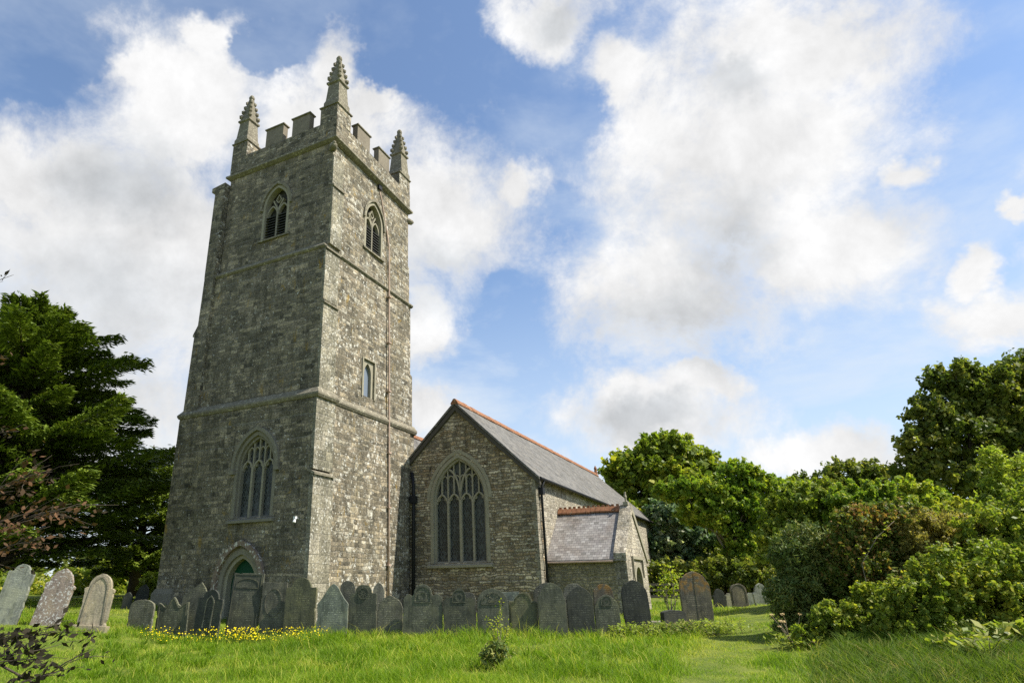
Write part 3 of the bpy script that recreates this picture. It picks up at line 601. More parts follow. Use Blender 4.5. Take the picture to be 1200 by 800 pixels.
# --- aisle
GV, GL, UA, HW, AZ, EZ = 7.55, 25.6, 2.69, 3.85, 10.0, 6.3
u0, u1 = UA - HW, UA + HW
gw = MB().prism([(u0, -.3), (u1, -.3), (u1, EZ), (UA, AZ), (u0, EZ)], GV, GV + .7, lambda q, v: (q[0], v, q[1])).build('gable_wall', M['gable'], church)
cut(gw, [cutter(2.73, 1.5, 2.62, 5.45, 7.55, fW(GV), .42)])
MB().box(u1 - .7, u1 - .001, GV + .7, GV + GL, -.3, EZ - .02).build('side_wall', M['side'], church)
MB().prism([(u0, -.3), (u1 - .002, -.3), (u1 - .002, EZ - .02), (UA, AZ - .02), (u0, EZ - .02)], GV + GL, GV + GL + .6, lambda q, v: (q[0], v, q[1])).build('gable_wall', M['side'], church)
# alternating granite quoins at the corner
zq = -.2; k = 0
while zq < EZ - .35:
    hq = random.uniform(.3, .46); a, b_ = ((.55, .32), (.3, .6))[k % 2]
    MB().box(u1 - a * .35, u1 + .025, GV - .025, GV + b_, zq, zq + hq - .015).build('quoin', M['quoin'], gw, bevel=.012); zq += hq; k += 1
gothic_window('window', 2.73, 1.5, 2.62, 5.45, 7.55, fW(GV), 4, 5.45, M['dress'], M['dress'], None, sillw=.15)
hd = MB().ribbon(arch(2.73, 1.62, 5.45, 7.72, 12), .16, -.03, .05, fW(GV)).build('hood_mould', M['dress'], gw)
MB().ribbon([(1.3, 8.05 - .25)] + arch(2.73, 1.85, 5.75, 8.0, 8)[3:-3] + [(4.16, 7.8)], .18, -.012, .03, fW(GV)).build('relieving_arch', M['gable'], gw)
sl_ = (AZ - EZ) / HW; nrm = math.sqrt(1 + sl_ * sl_)
def slope_roof(name, uc, zc, hw_, ez, v0, v1, th_, over, mt, parent, sides=(1, -1)):
    s_ = (zc - ez) / hw_; out = []
    for s in sides:
        ue = hw_ + over; q = [(uc, zc + .04), (uc + s * ue, zc - s_ * ue + .04), (uc + s * ue, zc - s_ * ue + .04 + th_), (uc, zc + .04 + th_ * 1.25)]
        out.append(MB().prism(q, v0, v1, lambda p_, v: (p_[0], v, p_[1])).build(name, mt, parent))
    return out
rf = slope_roof('roof', UA, AZ, HW, EZ, GV - .18, GV + GL + .75, .11, .28, M['roof'], church)
def undulate(ob, amp):                   # old roofs sag and ripple a little
    bm = bmesh.new(); bm.from_mesh(ob.data); bmesh.ops.subdivide_edges(bm, edges=[e for e in bm.edges if e.calc_length() > 1], cuts=24, use_grid_fill=True)
    for v in bm.verts: v.co.z += amp * (float(fbm(v.co.x * .8 + 3, v.co.y * .55)) - .55) * 2
    bm.to_mesh(ob.data); bm.free()
for o_ in rf: undulate(o_, .05)
# verge: stone edge under the slates and the terracotta ridge
for s in (1, -1):
    MB().prism([(UA, AZ - .0), (UA + s * (HW + .27), EZ - .27 * sl_), (UA + s * (HW + .27), EZ - .27 * sl_ - .22), (UA, AZ - .26)], GV - .14, GV + .05, lambda q, v: (q[0], v, q[1])).build('verge', M['wood'], rf[0] if s == 1 else rf[1])
def ridge_tiles(uc, vc0, vc1, z, parent, along='v', n=40, crest=False):
    mb = MB(); st = (vc1 - vc0) / n
    for i_ in range(n):
        a, b2 = vc0 + i_ * st, vc0 + (i_ + 1) * st - .012; jz = random.uniform(-.012, .012)
        q = [(-.2, z - .12 + jz), (-.03, z + .13 + jz), (.03, z + .13 + jz), (.2, z - .12 + jz), (.2, z - .07 + jz), (0, z + .17 + jz), (-.2, z - .07 + jz)]
        q = [(-.2, z - .12 + jz), (.2, z - .12 + jz), (.2, z - .06 + jz), (.05, z + .15 + jz), (-.05, z + .15 + jz), (-.2, z - .06 + jz)]
        f = (lambda p_, v: (uc + p_[0], v, p_[1])) if along == 'v' else (lambda p_, v: (v, uc + p_[0], p_[1]))
        mb.prism(q, a, b2, f)
        if crest: mb.prism([(-.03, z + .12), (.03, z + .12), (.02, z + .24), (-.02, z + .24)], a + st * .2, b2 - st * .2, f)
    return mb.build('ridge_tiles', M['ridge'], parent)
ridge_tiles(UA, GV - .2, GV + GL + .75, AZ + .16, rf[0], n=58)
fin = MB().tube([(UA, GV + GL + .6, AZ + .2), (UA, GV + GL + .6, AZ + .6), (UA, GV + GL + .6, AZ + .72), (UA, GV + GL + .6, AZ + .95)], [.16, .1, .13, .02], 8); fin.build('finial', M['ridge'], rf[0])
MB().tube([(u1 + .3, GV - .1, EZ - .2), (u1 + .3, GV + GL, EZ - .2)], .07, 8).build('gutter', M['lead'], rf[0])
dp = MB().tube([(u1 + .3, GV + .45, EZ - .2), (u1 + .12, GV + .45, EZ - .6), (u1 + .12, GV + .45, .4)], .06, 8).build('downpipe', M['lead'], church, smooth=True)
MB().box(u1 + .02, u1 + .24, GV + .32, GV + .58, EZ - .85, EZ - .55).build('hopper_head', M['lead'], dp)
dp = MB().tube([(.36, GV - .16, .4), (.36, GV - .16, 6.2), (.2, GV - .05, 6.9)], .085, 8).build('downpipe', M['lead'], church, smooth=True)
MB().box(.22, .5, GV - .3, GV - .02, 5.4, 5.75).build('hopper_head', M['lead'], dp)
# --- nave behind the tower
NU, NZ = -5.0, 10.85
nw = MB().prism([(NU - HW, -.3), (NU + HW - .01, -.3), (NU + HW - .01, EZ - .05), (NU, NZ - .1), (NU - HW, EZ - .05)], TD + .3, GV + GL - 2, lambda q, v: (q[0], v, q[1])).build('nave', M['gable'], church)
nr = slope_roof('roof', NU, NZ, HW, EZ, TD + .32, GV + GL - 1.9, .11, -.02, M['roof'], church)
ridge_tiles(NU, TD + .3, GV + GL - 1.9, NZ + .16, nr[0], n=50)
# --- porch
PV0, PV1, PC, PU, PEZ, PRZ = 8.5, 12.75, 10.62, 9.97, 2.72, 4.72
por = MB().prism([(PV0, -.3), (PV1, -.3), (PV1, PEZ), (PC, PRZ + .02), (PV0, PEZ)], PU - .45, PU, lambda q, u: (u, q[0], q[1])).build('porch', M['side'], church)
fn = fS(PU)
cut(por, [cutter(PC, .72, -.5, 1.75, 2.5, fn, .6)])
MB().box(u1 - .05, PU - .45, PV0 + .001, PV0 + .4, -.3, PEZ).build('porch_wall', M['porchwall'], por)
MB().box(u1 - .05, PU - .45, PV1 - .4, PV1 - .001, -.3, PEZ).build('porch_wall', M['porchwall'], por)
zq = -.2; k = 0
while zq < PEZ - .3:
    hq = random.uniform(.28, .4); a, b_ = ((.5, .3), (.28, .5))[k % 2]
    MB().box(PU - a, PU + .02, PV0 - .022, PV0 + b_, zq, zq + hq - .012).build('quoin', M['quoin'], por, bevel=.012); zq += hq; k += 1
dw_ = MB().ribbon([(PC - .75, 0)] + arch(PC, .75, 1.7, 2.45, 8) + [(PC + .75, 0)], .2, -.05, .3, fn).build('doorway', M['dress'], por)
MB().ribbon([(PC - 1.0, 1.9), (PC - 1.0, 2.72), (PC + 1.0, 2.72), (PC + 1., 1.9)], .13, -.09, .04, fn).build('hood_mould', M['dress'], por)
pane('doors', [(PC - .74, 0)] + arch(PC, .74, 1.7, 2.45, 8) + [(PC + .74, 0)], fn, .5, M['wood'], por)
ps = (PRZ - PEZ) / (PC - PV0)
def porch_slope(s, hw_):
    ve = hw_ + .22; q = [(PC, PRZ + .03), (PC + s * ve, PRZ - ps * ve + .03), (PC + s * ve, PRZ - ps * ve + .12), (PC, PRZ + .15)]
    return MB().prism(q, u1 + .0, PU - .46, lambda p_, u: (u, p_[0], p_[1])).build('porch_roof', M['porchroof'], church)
pr = porch_slope(-1, PC - PV0); porch_slope(1, PV1 - PC)
ridge_tiles(PC, u1 + .02, PU - .46, PRZ + .16, pr, 'u', 13, True)
MB().tube([(u1 + .02, PV0 - .2, PEZ - .17), (PU - .5, PV0 - .2, PEZ - .17)], .05, 8).build('gutter', M['rust'], pr)
for s in (-1, 1):                        # raised stone coping on the porch gable
    hw_ = (PC - PV0) + .16
    MB().prism([(PC, PRZ + .34), (PC + s * hw_, PRZ - ps * hw_ + .3), (PC + s * hw_, PRZ - ps * hw_ - .02), (PC, PRZ - .02)], PU - .455, PU + .06, lambda q, u: (u, q[0], q[1])).build('coping', M['side'] if s < 0 else M['dress'], por)
cr = MB(); zc = PRZ + .3; cr.box(PU - .3, PU - .08, PC - .12, PC + .12, zc, zc + .16); cr.box(PU - .22, PU - .15, PC - .045, PC + .045, zc + .16, zc + .62); cr.box(PU - .22, PU - .15, PC - .16, PC + .16, zc + .38, zc + .47)
cr.build('finial_cross', M['dress'], por)

# ------------------------------------------------------------------ GRAVESTONES
def outline(shape, w_, h):               # half width, height above ground; left to right over the top
    A = lambda c, hw, zs, za, n=8: arch(c, hw, zs, za, n)
    if shape == 'flat': return [(-w_, h), (w_, h)]
    if shape == 'round': return [(-w_ * math.cos(a), h - w_ * .9 + w_ * .9 * math.sin(a)) for a in np.linspace(0, math.pi, 15)]
    if shape == 'low': return [(-w_ * math.cos(a), h - w_ * .28 + w_ * .28 * math.sin(a)) for a in np.linspace(0, math.pi, 13)]
    if shape == 'flatround': return [(-w_, h - w_ * .55)] + [(-w_ * .98 * math.cos(a), h - w_ * .5 + w_ * .5 * math.sin(a)) for a in np.linspace(.15, math.pi - .15, 13)] + [(w_, h - w_ * .55)]
    if shape == 'pointed': return A(0, w_, h - w_ * 1.15, h)
    if shape == 'lancet': return A(0, w_, h - w_ * 1.55, h)
    if shape == 'shoulder':
        r = w_ * .62; return [(-w_, h - r * 1.12), (-w_ * .96, h - r * .98), (-r * 1.12, h - r * .98)] + [(-r * math.cos(a), h - r + r * math.sin(a)) for a in np.linspace(.05, math.pi - .05, 13)] + [(r * 1.12, h - r * .98), (w_ * .96, h - r * .98), (w_, h - r * 1.12)]
    if shape == 'shoulderpoint':
        r = w_ * .8; return [(-w_, h - r * 1.75), (-w_ * 1.06, h - r * 1.62), (-w_ * 1.06, h - r * 1.42), (-w_ * .9, h - r * 1.3)] + A(0, r, h - r * 1.3, h) + [(w_ * .9, h - r * 1.3), (w_ * 1.06, h - r * 1.42), (w_ * 1.06, h - r * 1.62), (w_, h - r * 1.75)]
    if shape == 'ears':                  # dome between two rounded ears
        r = w_ * .46; z = h - r; e = w_ * .25; out = [(-w_, z - e)]
        out += [(-w_ + e - e * math.cos(a), z - e + e * math.sin(a)) for a in np.linspace(.2, math.pi * .8, 7)]
        out += [(-r * math.cos(a), z + r * math.sin(a)) for a in np.linspace(0, math.pi, 13)]
        return out + [(w_ - e + e * math.cos(a), z - e + e * math.sin(a)) for a in np.linspace(math.pi * .8, .2, 7)] + [(w_, z - e)]
    if shape == 'ogee':
        pts = []
        for q in np.linspace(-1, 1, 21):
            a = abs(q); z = h - (a ** 1.15) * w_ * 1.25 + .06 * math.sin(a * math.pi * 2) * w_; pts.append((q * w_, z))
        return pts
    if shape == 'wave':
        return [(q * w_, h - .10 + .12 * math.cos(q * math.pi * 2) * (1 - .45 * abs(q)) - .1 * abs(q)) for q in np.linspace(-1, 1, 25)]
    if shape == 'broken': return [(-w_, h - .5), (-w_ * .9, h - .42), (-w_ * .1, h - .06), (0, h), (w_ * .85, h - .38), (w_, h - .46)]
    if shape == 'triple':                # pointed head with a low curve on each side
        r = w_ * .42; z = h - r * 1.3; return [(-w_, z - .1), (-w_ * .8, z - .02), (-r, z)] + A(0, r, z, h, 6) + [(r, z), (w_ * .8, z - .04), (w_, z - .12)]
def grave(shape, xl, xr, yt, yb, Yd, mt, label, tilt=0., lean=0., yaw=-8., th_=.09, carve=None, wf=1., group=None):
    pl, pr_ = at(xl, yb, Yd), at(xr, yb, Yd); w_ = (pr_.x - pl.x) / 2 * wf; x = (pl.x + pr_.x) / 2; zg = G(x, Yd)
    h = at((xl + xr) / 2, yt, Yd).z - zg
    pts = outline(shape, w_, h); pts = [(-w_, -.35)] + pts + [(w_, -.35)]; raw = pts; dn = []; k_ = random.Random(int(xl * 7 + yt))
    for a_, b_ in zip(raw[:-1], raw[1:]):
        n_ = max(1, int(math.hypot(b_[0] - a_[0], b_[1] - a_[1]) / .045)); dn += [(a_[0] + (b_[0] - a_[0]) * i_ / n_, a_[1] + (b_[1] - a_[1]) * i_ / n_) for i_ in range(n_)]
    dn.append(raw[-1]); ch = [(k_.uniform(0, len(dn)), k_.uniform(.008, .03), k_.uniform(.8, 2.2)) for _ in range(5)]; worn = []
    for i_, p_ in enumerate(dn):
        e_ = k_.gauss(0, .0035) - sum(d_ * math.exp(-((i_ - c_) / s_) ** 2) for c_, d_, s_ in ch); l_ = max(.05, math.hypot(p_[0], max(p_[1] - h * .4, 0))); worn.append((p_[0] * (1 + e_ / l_), p_[1] + (e_ if p_[1] > h * .5 else 0)))
    root = empty('gravestone', (x, Yd, zg)); root.rotation_euler = (R(lean), R(tilt), R(yaw)); props(root, label, 'gravestone', group)
    jit = lambda p_: (p_[0], p_[1])
    MB().prism(worn, -th_ / 2, th_ / 2, lambda q, d: (q[0], d, q[1])).build('slab', S[mt], root, bevel=.009)
    f = lambda a, z, d: (a, -th_ / 2 + d, z)
    if carve == 'border' or carve == 'panel':
        e = .06; inner = [(p_[0] * (1 - e / w_), p_[1] - e * .8) for p_ in pts[1:-1]]
        MB().ribbon([(inner[0][0], .2)] + inner + [(inner[-1][0], .2)], .022, -.012, .01, f).build('raised_border', S[mt], root)
    if carve == 'panel' or carve == 'archpanel':
        r = w_ * .72; zc_ = h - .14 - r * .55
        MB().ribbon([(-r, zc_ - .1)] + [(-r * math.cos(a), zc_ + r * .5 * math.sin(a)) for a in np.linspace(0, math.pi, 11)] + [(r, zc_ - .1), (-r, zc_ - .1)], .03, -.014, .01, f).build('carved_panel', S[mt], root)
    if carve == 'rosette':
        r = w_ * .36; zc_ = h - w_ * .62; mb = MB().ribbon([(r * math.cos(a), zc_ + r * math.sin(a)) for a in np.linspace(0, 2 * math.pi, 20)], .035, -.018, .01, f)
        for a in np.linspace(0, 2 * math.pi, 9)[:-1]: mb.ribbon([(r * .15 * math.cos(a), zc_ + r * .15 * math.sin(a)), (r * .8 * math.cos(a), zc_ + r * .8 * math.sin(a))], .035, -.012, .01, f)
        mb.build('carved_rosette', S[mt], root)
    if carve == 'fan':
        r = w_ * .7; zc_ = h - w_ * .95; mb = MB().ribbon([(-r * math.cos(a), zc_ + r * math.sin(a)) for a in np.linspace(0, math.pi, 14)] + [(-r, zc_)], .03, -.015, .01, f); mb.build('carved_arch', S[mt], root)
        mb = MB(); k = random.Random(3)
        for i_ in range(26):
            a = k.uniform(.15, math.pi - .15); q = k.uniform(.1, .85) * r; mb.ribbon([(q * math.cos(a), zc_ + .02 + q * math.sin(a)), (q * math.cos(a) + k.uniform(-.06, .06), zc_ + .02 + q * math.sin(a) + k.uniform(.0, .05))], .03, -.013, .01, f)
        mb.build('carved_foliage', S['lich'], root)
    if carve == 'head':
        r = w_ * .4; zc_ = h - w_ * .5
        MB().ribbon([(-r, zc_ - r * .9)] + arch(0, r, zc_, zc_ + r * .9, 6) + [(r, zc_ - r * .9), (-r, zc_ - r * .9)], .03, -.014, .01, f).build('carved_panel', S[mt], root)
        MB().ribbon([(r * .5 * math.cos(a), zc_ + r * .5 * math.sin(a) - r * .2) for a in np.linspace(0, 2 * math.pi, 12)], .05, -.012, .01, f).build('carved_head', S[mt], root)
    if carve == 'base':
        MB().box(-w_ * 1.18, w_ * 1.18, -th_ / 2 - .1, th_ / 2 + .1, -.2, .13).build('plinth', S[mt], root, bevel=.02)
        MB().ribbon([(-w_ * .78, .18)] + [(p_[0] * .76, p_[1] - .1) for p_ in pts[5:-5]] + [(w_ * .78, .18)], .05, -.02, .01, f).build('raised_border', S[mt], root)
    if carve == 'oval':
        MB().ribbon([(w_ * .66 * math.cos(a), h * .62 + h * .26 * math.sin(a)) for a in np.linspace(0, 2 * math.pi, 24)], .03, -.012, .01, f).build('carved_oval', S[mt], root)
    if carve == 'innerarch':
        MB().ribbon([(-w_ * .3, .3)] + arch(0, w_ * .3, h - .42, h - .2, 6) + [(w_ * .3, .3)], .035, -.016, .01, f).build('carved_arch', S['lich'], root)
    if carve == 'rib':
        MB().ribbon([(0, .1), (0, h - .05)], .012, -.006, .01, f).build('carved_line', S[mt], root)
    return root
ROW = 'old slate gravestones lined up before the church'
FAR = 'small gravestones on the grass beyond the mown path'
LEFT = 'tall leaning headstones under the conifer'
g = grave
g('shoulder', -12, 18, 660, 733, 19.6, 'grey', 'pale grey lichened headstone with rounded head, at the left edge of the row', 8, -4, 6, .12, None, group=LEFT)
g('shoulderpoint', 36, 68, 665, 736, 19.6, 'pink', 'pinkish headstone splashed with white lichen, leaning right under the conifer', 11, -3, 10, .14, None, group=LEFT)
g('shoulderpoint', 90, 122, 671, 737, 19.9, 'sand', 'brown sandstone pointed headstone on a plinth with a raised border', 4, -3, 8, .16, 'base', group=LEFT)
g('lancet', 156, 171, 684, 712, 31, 'dark', 'small dark pointed headstone standing far back left of the tower', 8, 0, 0, .09)
g('lancet', 140, 152, 693, 722, 27, 'dark', 'narrow dark headstone in shade between conifer and tower', 4, 0, 0, .09)
g('flatround', 147, 178, 702, 738, 21.2, 'lich', 'low grey headstone with flat rounded top, first of the row left of the tower', 1, -2, -8, .09, None, group=ROW)
g('wave', 181, 219, 700, 738, 21.5, 'slate', 'low broad slate with wavy scrolled top in front of the tower plinth', -1, -2, -6, .09, 'border', group=ROW)
g('broken', 203, 240, 681, 736, 22.1, 'slate', 'tilted slate with a gabled top, leaning behind two lower stones', 7, -6, -8, .08, None, group=ROW)
g('shoulder', 224, 257, 690, 740, 21.2, 'dark', 'dark shouldered slate with a small carved arch, left of the tower door', 4, -2, -14, .08, 'innerarch', group=ROW)
g('flat', 263, 301, 671, 738, 21.8, 'slate', 'tall rectangular slate hiding the green church door', 2, -6, -6, .09, 'panel', group=ROW)
g('flat', 302, 332, 682, 738, 21.7, 'lich', 'square topped slate with a carved oval, right of the tower door', 1, -3, -6, .09, 'oval', group=ROW)
g('shoulder', 331, 369, 676, 738, 21.4, 'olive', 'wide brownish slate with rounded head against the tower corner', 0, -3, -8, .12, None, group=ROW)
g('ogee', 370, 407, 683, 741, 21.0, 'blue', 'pale blue grey slate tapering to a soft point, below the tower south wall', 0, -2, -4, .08, None, group=ROW)
g('round', 397, 415, 680, 738, 22.2, 'lich', 'narrow round headed slate peeping out behind the blue grey pointed one', 0, 0, -4, .08, None, group=ROW)
g('shoulder', 408, 441, 684, 742, 21.0, 'slate', 'slate with a carved rosette in its round head, below the rusty downpipe', 0, -2, -6, .08, 'rosette', group=ROW)
g('lancet', 436, 450, 682, 740, 22.2, 'tan', 'thin pale tan headstone standing behind the rosette slate', 0, 0, -4, .08, None, group=ROW)
g('pointed', 442, 472, 697, 744, 21.0, 'lich', 'small lichen flecked pointed slate between the rosette slate and the large domed one', 0, -2, -4, .08, None, group=ROW)
g('ears', 472, 519, 684, 746, 20.7, 'slate', 'widest slate of the row with a high dome between two rounded ears', 0, -2, -4, .09, 'head', group=ROW)
g('triple', 520, 558, 688, 748, 20.6, 'slate', 'slate with a small pointed head between sloping shoulders, under the four light window', 0, -2, -4, .09, 'head', group=ROW)
g('round', 540, 559, 693, 744, 21.6, 'lich', 'pale edged round slate half hidden behind the small pointed one', 0, 0, -4, .08, None, group=ROW)
g('round', 560, 597, 689, 747, 20.6, 'slate', 'round topped slate with a carved leafy half circle, behind the yellow weed', 0, -2, -4, .09, 'fan', group=ROW)
g('flat', 588, 611, 693, 742, 21.8, 'blue', 'blue grey flat topped slate behind the carved half circle stone', 0, 0, -4, .08, None, group=ROW)
g('shoulder', 598, 632, 693, 747, 20.7, 'olive', 'mossy olive slate with a round head and square shoulders', 0, -1, -4, .09, 'border', group=ROW)
g('round', 628, 660, 682, 744, 21.7, 'lich', 'round pale rimmed slate just behind the tall one below the aisle corner', 0, 0, -4, .09, None, group=ROW)
g('pointed', 633, 666, 682, 750, 20.5, 'slate', 'tall green slate with a blunt point, in front of the aisle corner', 0, -2, -4, .09, None, group=ROW)
g('round', 664, 690, 683, 744, 21.7, 'lich', 'round slate mostly hidden behind the dark leaning one below the porch roof', 0, 0, -4, .09, None, group=ROW)
g('pointed', 668, 699, 686, 747, 20.6, 'dark', 'nearly black slate with a blunt pointed head, below the porch roof', -1, -3, -4, .09, None, group=ROW)
g('round', 699, 723, 684, 742, 22.0, 'brown', 'reddish dark round stone behind the small slate by the porch', 0, 0, -4, .09, None, group=ROW)
g('pointed', 700, 729, 696, 747, 20.6, 'slate', 'small pointed slate with a carved head, last before the gap by the porch', 0, -2, -4, .09, 'head', group=ROW)
g('pointed', 734, 765, 679, 743, 20.9, 'dark', 'tall dark pointed slate alone in front of the porch corner', -1, -1, -4, .1, None, group=ROW)
g('low', 777, 806, 714, 743, 21.2, 'dark', 'low thick dark headstone with a gently curved top', 1, 0, 12, .22, None)
g('pointed', 803, 838, 669, 741, 22.0, 'brown', 'large brown pointed headstone with orange lichen at its tip', 1, -1, -6, .16, 'rib')
g('shoulderpoint', 838, 853, 689, 718, 31, 'dark', 'dark shouldered headstone just right of the large brown one', 2, 0, 0, .12, group=FAR)
g('shoulder', 853, 861, 694, 718, 33, 'tan', 'tiny pale headstone left of the framed round one', 0, 0, 0, .1, group=FAR)
g('round', 860, 879, 683, 718, 31, 'brown', 'round headed headstone with a raised rim and white carving, beyond the path', -1, 0, 0, .12, 'border', group=FAR)
g('round', 877, 887, 694, 716, 34, 'grey', 'small grey headstone peeping out between two larger ones beyond the path', 0, 0, 0, .1, group=FAR)
g('shoulderpoint', 886, 905, 683, 717, 32, 'grey', 'pale grey lichened headstone beside the dark hedge beyond the path', 0, 0, 0, .12, group=FAR)
ts = empty('ledger_stone', (*at(778, 727, 24.).xy, G(8, 24))); props(ts, 'flat pale grave slab in the grass left of the low dark headstone', 'grave slab')
MB().box(-.7, .5, -.4, .4, 0, .14).build('slab', S['tan'], ts, bevel=.02)

# ------------------------------------------------------------------ VEGETATION
def unit(n):
    v = rng.normal(size=(n, 3)); return v / np.linalg.norm(v, axis=1, keepdims=True)
def leaves(C, N, size, aspect, tint, T=None, fold=0.):   # one small pointed leaf per centre
    n = len(C); r = unit(n) if T is None else T
    a = r - N * (r * N).sum(1, keepdims=True); a /= np.linalg.norm(a, axis=1, keepdims=True) + 1e-9; b = np.cross(N, a)
    s = np.asarray(size).reshape(-1, 1) * np.ones((n, 1)); hw = s * aspect / 2
    V = np.stack([C - a * s * .5, C - a * s * .05 + b * hw, C + a * s * .5, C - a * s * .05 - b * hw], 1).reshape(-1, 3)
    return V, np.arange(4 * n).reshape(n, 4), np.repeat(tint, 4)
def crown(blobs, n, size, aspect=.6, sub=26, up=.35, shell=.45, subr=.24):
    vol = np.array([b_[1][0] * b_[1][2] for b_ in blobs]); cnt = (n * vol / vol.sum()).astype(int); Cs, Ns = [], []; sub = int(sub * 2.6)
    for (c, r), k in zip(blobs, cnt):
        r = np.array(r, float); c = np.array(c, float); d = unit(sub); d[:, 2] = d[:, 2] * .85 + .12
        rad = rng.uniform(shell, 1.0, (sub, 1)); sc = c + d * r * rad; sr = subr * .72 * r.mean() * rng.uniform(.45, 1.5, (sub, 1))
        pick = rng.integers(0, sub, k); q = unit(k); qr = rng.uniform(.1, 1.2, (k, 1)) ** .7
        P_ = sc[pick] + q * sr[pick] * qr
        # leafy shoots that break the outline
        ns = max(6, sub // 2); ds = unit(ns); ds[:, 2] = np.abs(ds[:, 2]) * .9; st_ = c + ds * r * rng.uniform(.7, .95, (ns, 1)); dr = ds * .55 + np.array([0, 0, .45]) + unit(ns) * .45
        dr /= np.linalg.norm(dr, axis=1, keepdims=True); ln = rng.uniform(.15, .5, (ns, 1)) * r.mean(); m_s = rng.random(k) < .24; ps = rng.integers(0, ns, k); tt_ = rng.random((k, 1)) ** .8
        Pz = st_[ps] + dr[ps] * ln[ps] * tt_ + unit(k) * (size * .55 + .12 * ln[ps] * (1 - tt_))
        P_ = np.where(m_s[:, None], Pz, P_)
        Cs.append(P_); nn = q * .55 + d[pick] * .35 + np.array([0, 0, up]) + unit(k) * .85; Ns.append(nn / np.linalg.norm(nn, axis=1, keepdims=True))
    C = np.concatenate(Cs); N = np.concatenate(Ns); s = size * rng.uniform(.5, 1.3, len(C)) * np.where(rng.random(len(C)) < .12, 1.7, 1.); tint = np.clip(rng.normal(.42, .27, len(C)) + (fbm(C[:, 0] * .9 + C[:, 2] * .3, C[:, 2] * .9) - .5) * 1.0, 0, 1)
    return leaves(C, N, s, aspect, tint)
def limb(mb, p0, p1, r0, r1, seg=6, bend=.12):
    p0, p1 = Vector(p0), Vector(p1); L_ = (p1 - p0).length; pts = []
    for k in range(5):
        q = k / 4; j = Vector((random.uniform(-1, 1), random.uniform(-1, 1), random.uniform(-.5, .5))) * L_ * bend * .5 * math.sin(q * math.pi)
        pts.append(p0.lerp(p1, q) + j + Vector((0, 0, L_ * bend * math.sin(q * math.pi) * .5)))
    mb.tube(pts, [r0 + (r1 - r0) * k / 4 for k in range(5)], seg)
def blobs_px(lst, Y, flat=1.):           # (px, py, rx_px, ry_px[, dY])
    out = []
    for b_ in lst:
        dY = b_[4] if len(b_) > 4 else 0.; c = at(b_[0], b_[1], Y + dY); k = (at(b_[0] + 10, b_[1], Y + dY) - c).length / 10
        out.append((c, (b_[2] * k, (b_[2] + b_[3]) / 2 * k * flat, b_[3] * k)))
    return out
def tree(name, label, cat, base, blobs, n, size, lm, trunk_r=.25, aspect=.62, sub=26, group=None, up=.35, shell=.45, subr=.24, crown_name='crown', bark='bark', stems=1):
    x, y = base; z = G(x, y); root = empty(name, (x, y, z)); props(root, label, cat, group)
    V, F_, t_ = crown(blobs, n, size, aspect, sub, up, shell, subr); V = V - np.array([x, y, z])
    link(crown_name, np_mesh(crown_name, V, F_, t_), L[lm], root)
    mb = MB(); cs = [Vector(b_[0]) - Vector((x, y, z)) for b_ in blobs]; top = max(c.z for c in cs); mid = Vector((sum(c.x for c in cs) / len(cs) * .5, sum(c.y for c in cs) / len(cs) * .5, top * .45))
    mb.tube([(0, 0, -.3), (mid.x * .2, mid.y * .2, mid.z * .35), (mid.x * .6, mid.y * .6, mid.z * .75), mid], [trunk_r * 1.5, trunk_r, trunk_r * .85, trunk_r * .7], 10)
    for c, b_ in zip(cs, blobs):
        limb(mb, mid * random.uniform(.6, 1), c, trunk_r * .5, trunk_r * .12)
        for _ in range(4):
            d = Vector(unit(1)[0]); e = c + Vector((d.x * b_[1][0], d.y * b_[1][1], abs(d.z) * b_[1][2])) * .75; limb(mb, c * .85 + mid * .15, e, trunk_r * .16, trunk_r * .04, 5)
    mb.build('trunk', M[bark], root, smooth=True); return root

